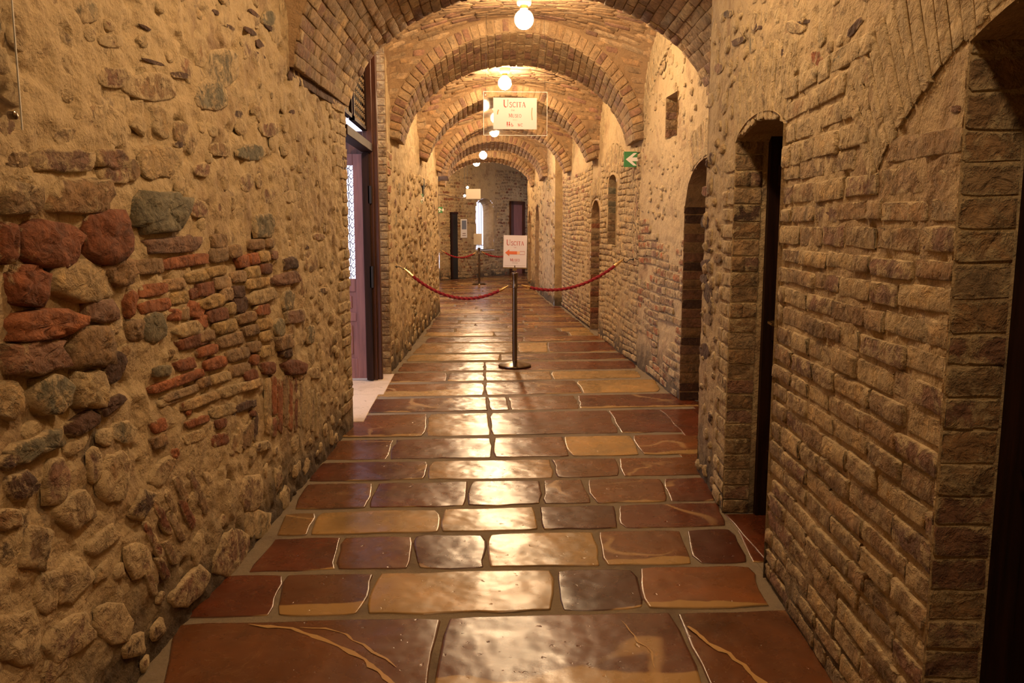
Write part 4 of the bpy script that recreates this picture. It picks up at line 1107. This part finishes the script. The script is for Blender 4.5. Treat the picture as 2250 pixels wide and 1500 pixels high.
def text(name, s, o, ax, az, nrm, h, mat, parent, small=None, center=True, track=.06):
    """s set in capitals; with small=k the letters after the first are k times as high"""
    ws = []; x = 0
    for i, ch in enumerate(s):
        k = 1 if (i == 0 or not small) else small
        if ch == ' ': x += .5 * k; continue
        ws.append((ch, x, k)); x += (GL[ch][0] + track) * k
    mb = MB(); off = -x / 2 if center else 0
    for ch, x0, k in ws:
        for pts, w in GL[ch][1]: ribbon(mb, [(p[0] * k, p[1] * k) for p in pts], w * k, np.array(o) + ax * (off + x0) * h, ax, az, nrm, h)
    return mb.build(name, mat, parent)
X, Yv, Z = np.array([1., 0, 0]), np.array([0, 1., 0]), np.array([0, 0, 1.])

# hanging exit sign (clear panel on two wires, printed sheet behind it)
def hanging_sign():
    SY = 8.15; c = (at_depth(1063, 202, SY) + at_depth(1201, 297, SY)) / 2; w, h = .607, .402
    t = thing('hanging_sign', 'clear hanging panel with a printed red USCITA sheet, in front of the vault bulbs', 'sign', tuple(c), math.radians(1.5))
    MB().box((-w / 2, -.004, -h / 2), (w / 2, .004, h / 2)).build('acrylic_panel', M_acrylic, t)
    e = .0035; mb = MB()
    mb.box((-w / 2 - e, -.005, -h / 2 - e), (w / 2 + e, .005, -h / 2)).box((-w / 2 - e, -.005, h / 2), (w / 2 + e, .005, h / 2 + e))
    mb.box((-w / 2 - e, -.005, -h / 2), (-w / 2, .005, h / 2)).box((w / 2, -.005, -h / 2), (w / 2 + e, .005, h / 2))
    mb.build('polished_edge', M_edge, t)
    sx0, sx1, sz0, sz1 = at_depth(1083, 0, SY)[0] - c[0], at_depth(1180.5, 0, SY)[0] - c[0], at_depth(1130, 284, SY)[2] - c[2], at_depth(1130, 215, SY)[2] - c[2]
    sh = MB().box((sx0, -.0075, sz0), (sx1, -.005, sz1)).build('printed_sheet', M_sheet, t)
    mx = (sx0 + sx1) / 2; o = lambda x, z: np.array([x, -.0077, z]); nn = -Yv
    H_ = sz1 - sz0
    text('lettering', 'USCITA', o(mx - .005, sz1 - H_ * .30), X, Z, nn, .068, M_redink, sh, .72)
    text('lettering', 'DAL', o(mx - .02, sz1 - H_ * .42), X, Z, nn, .016, M_redink, sh, .9)
    text('lettering', 'MUSEO', o(mx, sz1 - H_ * .625), X, Z, nn, .036, M_redink, sh, .85)
    text('lettering', 'MUSEO', o(mx, sz1 - H_ * .725), X, Z, nn, .013, M_greyink, sh, .8)
    mb = MB()   # restroom pictograms
    for dx, sk in ((-.075, 0), (-.055, 1)):
        cc = o(mx + dx, sz1 - H_ * .90)
        ribbon(mb, arc(0, .034, .004, .004, 0, 360, 10), .005, cc, X, Z, nn, 1.0)
        ribbon(mb, [(0, .027), (0, .010)], .010 if not sk else .007, cc, X, Z, nn, 1.0)
        if sk: ribbon(mb, [(0, .018), (0, .008)], .014, cc, X, Z, nn, 1.0)
        ribbon(mb, [(-.003, .012), (-.003, -.004)], .003, cc, X, Z, nn, 1.0); ribbon(mb, [(.003, .012), (.003, -.004)], .003, cc, X, Z, nn, 1.0)
    cc = o(mx - .030, sz1 - H_ * .90)
    ribbon(mb, arc(0, .006, .009, .009, 100, 370, 12), .003, cc, X, Z, nn, 1.0); ribbon(mb, [(-.002, .03), (-.002, .012), (.008, .010), (.011, -.001)], .004, cc, X, Z, nn, 1.0)
    mb.build('pictogram', M_redink, sh)
    text('lettering', 'WC', o(mx + .05, sz1 - H_ * .91), X, Z, nn, .028, M_redink, sh)
    mb = MB(); mb_ = MB()   # slim decorative curved marks at the two sides
    ribbon(mb, [(0, .09), (-.004, .06), (-.005, .03), (-.002, 0), (.001, -.025)], .007, o(sx1 - .045, sz0 + H_ * .38), X, Z, nn, 1.0)
    ribbon(mb_, [(.006, .035), (-.002, .015), (-.006, -.01)], .010, o(sx0 + .045, sz0 + H_ * .50), X, Z, nn, 1.0)
    mb.build('printed_mark', M_orange, sh); mb_.build('printed_mark', M_orange, sh)
    for sx in (-1, 1): MB().lathe([(.007, -.008), (.007, .008)], 12, (sx * (w / 2 - .018), 0, h / 2 - .03), 'y').build('eyelet', M_steel, t)
    for sx in (-1, 1):
        MB().tube([(sx * (w / 2 - .018), 0, h / 2 - .03), (sx * (w / 2 - .03), 0, 3.46 - c[2])], .0012, 6).build('wire', M_iron, t)
hanging_sign()
# far hanging board
c = (at_depth(1024, 415, 19.0) + at_depth(1056, 437, 19.0)) / 2
t = thing('hanging_board', 'blank cream board hanging in front of the bright end window', 'sign', tuple(c))
MB().box((-.165, -.006, -.112), (.165, .006, .112), bev=.002).build('board', M_board, t)
for sx in (-1, 1): MB().tube([(sx * .15, 0, .11), (sx * .15, 0, 3.1 - c[2])], .0015, 6).build('wire', M_iron, t)

# ------------------------------------------------------------------ rope stanchions
def stanchion(x, y, label, sign, top=.985, front=True):
    t = thing('rope_stanchion', label, 'stanchion', (x, y, .005))
    MB().lathe([(.172, 0), (.175, .008), (.170, .018), (.13, .030), (.075, .042), (.036, .050), (.030, .052)], 40).build('base', M_steel, t, True)
    MB().lathe([(.026, .045), (.026, top - .16)], 24).build('pole', M_steel, t, True)
    MB().lathe([(.027, top - .165), (.031, top - .16), (.030, top - .13), (.026, top - .12), (.028, top - .06), (.038, top - .018), (.040, top - .008), (.036, top)], 28).build('collar', M_steel, t, True)
    for sx in (-1, 1):
        MB().tube([(sx * .02, 0, top - .12), (sx * .045, 0, top - .12), (sx * .056, 0, top - .128), (sx * .056, 0, top - .14)], .004, 8).build('rope_ring', M_steel, t, True)
    MB().lathe([(.006, top - .01), (.006, top + .075)], 12).build('stem', M_steel, t, True)
    return t
ST = stanchion(.427, 8.6, 'dark steel rope stanchion in the middle of the corridor carrying the USCITA arrow sign', True)
w, h = .242, .330; zb = 1.040; tl = math.radians(-1.5)
fr_ = MB().box((-w / 2 - .002, -.008, -.012), (w / 2 + .006, .010, -.003)).box((-.022, -.006, -.034), (.022, .008, -.010)).build('sign_frame', M_brass, ST)
fr_.location = (0, 0, zb); fr_.rotation_euler = (0, math.radians(1.2), 0)
sh = MB().box((-w / 2, -.003, 0), (w / 2, .003, h)).build('sign_sheet', M_paper, fr_)
nn = -Yv; o = lambda x, z: np.array([x, -.0035, z])
# children of the frame only: third level stays parts of the sheet, so print is joined per colour
def stanchion_print():
    mb = MB(); 
    def put(s, x, z, hh, small):
        ws = []; xx = 0
        for i, ch in enumerate(s):
            k = 1 if i == 0 else small
            ws.append((ch, xx, k)); xx += (GL[ch][0] + .06) * k
        for ch, x0, k in ws:
            for pts, wd in GL[ch][1]: ribbon(mb, [(p[0] * k, p[1] * k) for p in pts], wd * k, o(x, z) + X * (-xx / 2 + x0) * hh, X, Z, nn, hh)
    put('USCITA', 0, .228, .056, .74); put('DAL', 0, .200, .012, .9); put('MUSEO', 0, .062, .030, .85)
    a = mb.build('lettering', M_red, fr_)
    mb2 = MB()
    global_mb = mb; 
    ribbon(mb2, [(-.03, .047), (.03, .047)], .003, o(0, 0), X, Z, nn, 1.0); ribbon(mb2, [(-w / 2 + .012, .018), (w / 2 - .012, .018)], .0018, o(0, 0), X, Z, nn, 1.0)
    mb2.build('printed_line', M_greyink, fr_)['kind'] = 'stuff'
    ma = MB(); P = [(-.104, .150), (-.060, .185), (-.060, .166), (.02, .166), (.02, .134), (-.060, .134), (-.060, .115)]
    ma.add([o(x, z) + nn * .0012 for x, z in P], [(0, 1, 6), (2, 3, 4, 5), (1, 2, 5, 6)]); ma.build('arrow', M_orange, fr_)
    m2 = simple('faded_orange', (.86, .50, .28), .7); mb3 = MB()
    mb3.add([o(x, z) + nn * .0012 for x, z in ((.02, .166), (.05, .166), (.05, .134), (.02, .134))], [(0, 1, 2, 3)]); mb3.build('arrow_fade', m2, fr_)
    mo = MB(); ribbon(mo, [(.05, .166), (.098, .166), (.098, .134), (.05, .134)], .003, o(0, 0), X, Z, nn, 1.0); mo.build('arrow_outline', M_red, fr_)
stanchion_print()
# clear back plate with corner bolts
bp = MB().box((-w / 2 - .035, .012, .0), (w / 2 + .03, .015, .30)).build('back_plate', M_acrylic, ST); bp.location = (0, 0, zb)
for sx in (-1, 1):
    for zz in (.04, .26): MB().lathe([(.006, -.01), (.006, .02)], 10, (sx * (w / 2 + .022), .012, zb + zz), 'y').build('bolt', M_brass, ST, True)

S2 = stanchion(.136, 20.39, 'distant rope stanchion with a blank board, before the end window', False, .90)
b2_ = MB().box((-.10, -.006, .97), (.10, .006, 1.24), bev=.002).build('board', M_board, S2)
MB().box((-.13, -.05, .955), (.12, .02, .968)).build('holder', M_steel, S2)
b2_.location = (-.03, 0, 0)

# ------------------------------------------------------------------ ropes and wall hooks
def wall_hook(p, n, label):
    t = thing('wall_hook', label, 'hook', tuple(p), group='hooks holding the barrier ropes')
    n = np.array(n); side = np.array([n[1], -n[0], 0])
    MB().tube([-n * .02, n * .03, n * .05 - Z * .01, n * .065 - Z * .028, n * .085 - Z * .030, n * .10 - Z * .015, n * .104 + Z * .004], .004, 8).build('hook', M_iron, t, True)
    MB().lathe([(.014, -.004), (.012, .006)], 12, axis='x').build('plate', M_iron, t, True)
def rope(a, b, sag, label, r=.0145):
    a, b = np.array(a, float), np.array(b, float); t = thing('barrier_rope', label, 'rope', tuple(a), group='red barrier ropes')
    L = np.linalg.norm(b - a); n = 110
    def P(s): return (b - a) * s - Z * sag * 4 * s * (1 - s)
    e = .055 / L
    pts = [P(s) for s in np.linspace(e, 1 - e, n)]
    MB().tube(pts, r, 12, 3, 2 * math.pi / .050, .30).build('cord', M_rope, t, True)
    for s0, s1 in ((0.0, e * 1.7), (1.0, 1 - e * 1.7)):
        q = [P(s0 + (s1 - s0) * k / 4) for k in range(5)]
        MB().tube(q, [.007, .010, .015, .0175, .0185], 14).build('end_cap', M_brass, t, True)
LHK = LF.pt(LF.uy(8.63), 1.052, .02); RHK = RF.pt(RF.uy(8.78), 1.116, .02)
wall_hook(LHK, LF.n, 'iron hook in the left rubble wall above the floor rope end'); wall_hook(RHK, RF.n, 'iron hook in the right brick wall below the green sign')
rope(LHK + LF.n * .075 - Z * .015, (.427 - .068, 8.6, .855), .215, 'twisted red rope from the left wall to the near stanchion')
rope((.427 + .068, 8.6, .862), RHK + RF.n * .11 + Z * .0, .16, 'twisted red rope from the near stanchion to the right wall')
A1, B1 = at_depth(970, 549, 20.2), np.array([.136 - .06, 20.39, .80])
wall_hook(A1 - X * .08, (1, 0, 0), 'small distant hook at the left end of the far red rope')
rope(A1, B1, .16, 'distant red rope left of the far stanchion', .017); rope((.136 + .06, 20.39, .81), RF2.pt(RF2.L - .4, 1.0, .05), .22, 'distant red rope right of the far stanchion, partly behind the near sign', .017)
wall_hook(RF2.pt(RF2.L - .4, 1.0, 0), RF2.n, 'distant hook at the right end of the far red rope')

# ------------------------------------------------------------------ green exit signs
def exit_sign(c, label, side=1, w=.195, h=.158, arrow='left', rot=0):
    t = thing('exit_sign', label, 'sign', tuple(c), rot)
    MB().box((-w / 2, -.006, -h / 2), (w / 2, .006, h / 2), bev=.0015).build('panel', M_green, t)
    mb = MB(); k = w
    if arrow == 'left': P = [(-.40, 0), (.02, .33), (.20, .33), (-.06, .10), (.34, .10), (.34, -.10), (-.06, -.10), (.20, -.33), (.02, -.33)]
    else: P = [(0, .38), (.33, .02), (.33, -.14), (.10, .08), (.10, -.34), (-.10, -.34), (-.10, .08), (-.33, -.14), (-.33, .02)]
    mb.add([(x * k, -.0075, z * k) for x, z in P], [(0, 1, 2, 3), (0, 3, 6), (3, 4, 5, 6), (0, 6, 7, 8)]); mb.build('arrow', M_white, t)
    MB().box((w / 2 - .012, -.012, -.03), (w / 2 + .03, .012, .03), bev=.002).build('bracket', M_white, t)
exit_sign(at_depth(1391, 350, 8.75), 'green exit sign with white left arrow, jutting from the right wall')
exit_sign(at_depth(966, 461, 21.6), 'small distant green exit sign with an upward arrow, far left', arrow='up', w=.15, h=.15)
exit_sign(at_depth(929, 437, 11.5) + X * -.02, 'green sign seen edge-on on the left wall under the slit', arrow='left', rot=math.radians(80), w=.16, h=.14)
# slit in the left wall
sl = MB().box((-.01, -.11, -.12), (.008, .11, .14)).build('wall_slit', M_black, wl); sl.location = tuple(LF.pt(LF.uy(11.7), 1.97, .002)); sl.rotation_euler = (0, 0, -math.atan2(LF.e[0], LF.e[1]))

# poster on the end wall
(pu0, pz1), (pu1, pz0) = EW.hit(1010, 481), EW.hit(1024, 522)
ang = math.atan2(EW.e[1], EW.e[0]); c = EW.pt((pu0 + pu1) / 2, (pz0 + pz1) / 2, .03); pw, ph = pu1 - pu0, pz1 - pz0
t = thing('wall_poster', 'white notice with a dark grey picture on the end wall', 'poster', tuple(c), ang)
MB().box((-pw / 2, -.01, -ph / 2), (pw / 2, .004, ph / 2)).build('board', M_white, t)
MB().box((-pw * .36, -.014, -ph * .05), (pw * .36, -.010, ph * .42)).build('picture', M_grey, t)
MB().box((-pw * .25, -.012, -ph * .30), (pw * .25, -.010, -ph * .25)).box((-pw * .3, -.012, -ph * .40), (pw * .3, -.010, -ph * .36)).build('caption', M_greyink, t)

# ------------------------------------------------------------------ doors
def plank_door(name, fr, ua, ub, z1, depth, mat, frame_w=.07, nplank=5, label=None, rail=.92):
    d = empty_struct(name)
    def bx(u0, u1, za, zb_, c0, c1): 
        V = [fr.pt(u, z, c) for u in (u0, u1) for c in (c0, c1) for z in (za, zb_)]
        return V, [(0, 1, 3, 2), (4, 6, 7, 5), (0, 4, 5, 1), (2, 3, 7, 6), (0, 2, 6, 4), (1, 5, 7, 3)]
    mb = MB(); 
    for q in ((ua, ua + frame_w, 0, z1), (ub - frame_w, ub, 0, z1), (ua + frame_w, ub - frame_w, z1 - frame_w, z1)): mb.add(*bx(*q, -depth, -depth + .07))
    mb.build('door_frame', mat, d)
    w_ = (ub - ua - 2 * frame_w) / nplank
    for k in range(nplank): MB().add(*bx(ua + frame_w + k * w_ + .003, ua + frame_w + (k + 1) * w_ - .003, .01, z1 - frame_w - .01, -depth - .03, -depth + .012)).build('plank', mat, d)
    for zz in (.25, rail, z1 - .4): MB().add(*bx(ua + frame_w, ub - frame_w, zz, zz + .10, -depth + .010, -depth + .028)).build('rail', mat, d)
    hp = fr.pt(ub - frame_w - .10, 1.02, -depth + .03)
    MB().tube([hp, hp + fr.n * .04, hp + fr.n * .045 - fr.e * .09], .008, 8).build('door_handle', M_brass, d, True)
    MB().add(*bx(ua - .1, ub + .1, -.05, z1 + .3, -depth - .09, -depth - .04)).build('door_backing', M_black, d)
plank_door('door_1', RN, d0a - .05, d0b + .05, 2.1, .20, M_darkwood, nplank=6)
plank_door('door_2', RN, d1a - .05, d1b + .03, 2.08, .22, M_darkwood, nplank=5)
plank_door('door_3', RF, Y2U(5.65), Y2U(6.84), 1.98, .50, M_darkwood, nplank=7)
# slit window with iron bars
w2 = empty_struct('window_2')
back_panel(RF, ops[2][0], ops[2][1], 1.2, 2.12, .40, M_black, 'shutter', w2)  # black panel paints the unlit depth of the slit opening
for k in range(5):
    z = 1.32 + .17 * k; MB().tube([RF.pt(ops[2][0] + .02, z, -.12), RF.pt(ops[2][1] - .02, z, -.12)], .008, 6).build('window_bar', M_iron, w2)
for k in range(3):
    u = lerp(ops[2][0], ops[2][1], (k + 1) / 4); MB().tube([RF.pt(u, 1.23, -.11), RF.pt(u, 2.03, -.11)], .008, 6).build('window_bar', M_iron, w2)
# end wall doors
(ea, _), (eb, _), (_, ez) = EW.hit(989, 540), EW.hit(1004, 540), EW.hit(996, 470)
dd = empty_struct('door_4')
def ebox(ua, ub, za, zb_, c0, c1):
    V = [EW.pt(u, z, c) for u in (ua, ub) for c in (c0, c1) for z in (za, zb_)]
    return V, [(0, 1, 3, 2), (4, 6, 7, 5), (0, 4, 5, 1), (2, 3, 7, 6), (0, 2, 6, 4), (1, 5, 7, 3)]
MB().add(*ebox(ea, eb, 0, ez, -.02, .03)).build('door_leaf', M_black, dd)
MB().add(*ebox(ea, ea + .06, 0, ez + .03, .0, .05)).add(*ebox(ea, eb, ez, ez + .05, .0, .05)).build('door_frame', M_darkwood, dd)
(fa, _), (fb, _), (_, fz) = EW.hit(1119, 520), EW.hit(1137, 520), EW.hit(1127, 442)
d5 = empty_struct('door_5')
MB().add(*ebox(fa, fa + .13, 0, fz, .0, .07)).add(*ebox(fa, fb + .25, fz - .10, fz, .0, .07)).add(*ebox(fb + .2, fb + .3, 0, fz, .0, .07)).build('door_frame', M_frame, d5)
MB().add(*ebox(fa + .13, fb + .2, 0, fz - .1, -.01, .03)).build('door_leaf', M_leaf, d5)

# big arched doorway on the left with its open leaf
d6 = empty_struct('door_6')
MB().box((-1.05, 7.86, 0), (-.955, 7.98, 3.3), bev=.006).build('door_frame', M_frame, d6)
MB().box((-.96, 7.90, 0), (-.915, 7.975, 3.3), bev=.006).build('frame_moulding', M_frame, d6)
MB().box((-1.16, 6.21, 0), (-1.03, 6.32, 3.3), bev=.006).build('door_frame', M_frame, d6)
MB().box((-1.06, 6.32, 2.15), (-.955, 7.87, 2.225), bev=.004).build('transom_bar', M_darkwood, d6)
MB().box((-1.98, 7.89, 2.10), (-1.03, 7.95, 2.34), bev=.004).build('leaf_head', M_frame, d6)
for (ya, yb) in ((6.33, 6.93), (7.02, 7.85)):
    fr2 = MB().box((-1.03, ya, 2.34), (-1.0, ya + .035, 3.3)).box((-1.03, yb - .035, 2.34), (-1.0, yb, 3.3)).box((-1.03, ya, 2.34), (-1.0, yb, 2.37)).build('transom_frame', M_darkwood, d6)
    MB().box((-1.045, ya, 2.34), (-1.035, yb, 3.3)).build('transom_panel', M_black, fr2)
    mb = MB(); yy = ya + .08
    while yy < yb - .04:
        zz = 2.42
        while zz < 3.2:
            for sg in (1, -1):
                pts = [(-1.018, yy + sg * (.030 * (1 - a / 9) * math.cos(a)), zz + sg * .035 + .030 * (1 - a / 9) * math.sin(a)) for a in np.linspace(0, 7, 14)]
                mb.tube(pts, .004, 5)
            zz += .125
        yy += .10
    mb.build('scroll_ironwork', M_ironlit, fr2, kind='stuff')
lf = MB()
x0, x1, yl = -1.95, -1.055, 7.87
for q in ((x0, x0 + .11, .03, 2.13), (x1 - .085, x1, .03, 2.13), (x0 + .11, x1 - .085, .03, .22), (x0 + .11, x1 - .085, .58, .66), (x0 + .11, x1 - .085, .86, .98), (x0 + .11, x1 - .085, 2.03, 2.13)):
    lf.box((q[0], yl - .025, q[2]), (q[1], yl + .025, q[3]), bev=.003)
lf = lf.build('door_leaf', M_leaf, d6)
for (za, zb_) in ((.22, .58), (.66, .86)):
    MB().box((x0 + .11, yl - .008, za), (x1 - .085, yl + .008, zb_)).box((x0 + .15, yl - .018, za + .04), (x1 - .125, yl + .018, zb_ - .04), bev=.006).build('door_panel', M_leaf, lf)
mb = MB()
zz = 1.0
while zz < 2.02:
    xx = x0 + .13
    while xx < x1 - .09:
        mb.tube([(xx, yl, zz), (xx + .022, yl, zz + .03), (xx, yl, zz + .06), (xx - .022, yl, zz + .03), (xx, yl, zz)], .004, 5)
        mb.tube([(xx + .028, yl, zz - .03), (xx + .028, yl, zz + .03)], .004, 5)
        xx += .055
    zz += .075
mb.build('leaf_ironwork', M_iron, lf, kind='stuff')
MB().box((-1.0, 7.80, .9), (-.97, 7.86, 1.1)).box((-1.0, 7.80, 1.68), (-.97, 7.86, 1.84)).build('door_hinge', M_iron, d6)
# second leaf folded back against the frame, edge towards the viewer
MB().box((-1.05, 7.80, .02), (-.985, 7.86, 2.14), bev=.004).build('leaf_edge', M_darkwood, d6)

d6.location.x = .03
# clear panel on the left wall, only its right edge and one bolt in view
cx = LN.pt(LN.uy(2.08), 1.75, .075)
t = thing('acrylic_panel', 'thin clear acrylic panel standing off the left wall, upper left', 'panel', tuple(cx), -math.atan2(LN.e[0], LN.e[1]))
MB().box((-.003, -.62, -.03), (.003, 0, .50)).build('panel', M_acrylic, t)
MB().box((-.0032, 0, -.03), (.0032, .003, .50)).build('polished_edge', M_edge, t)
MB().lathe([(.010, -.010), (.010, .008), (.005, .011)], 12, (0, -.03, .0), 'x').build('bolt', M_steel, t, True)
print('objects', len(bpy.data.objects))
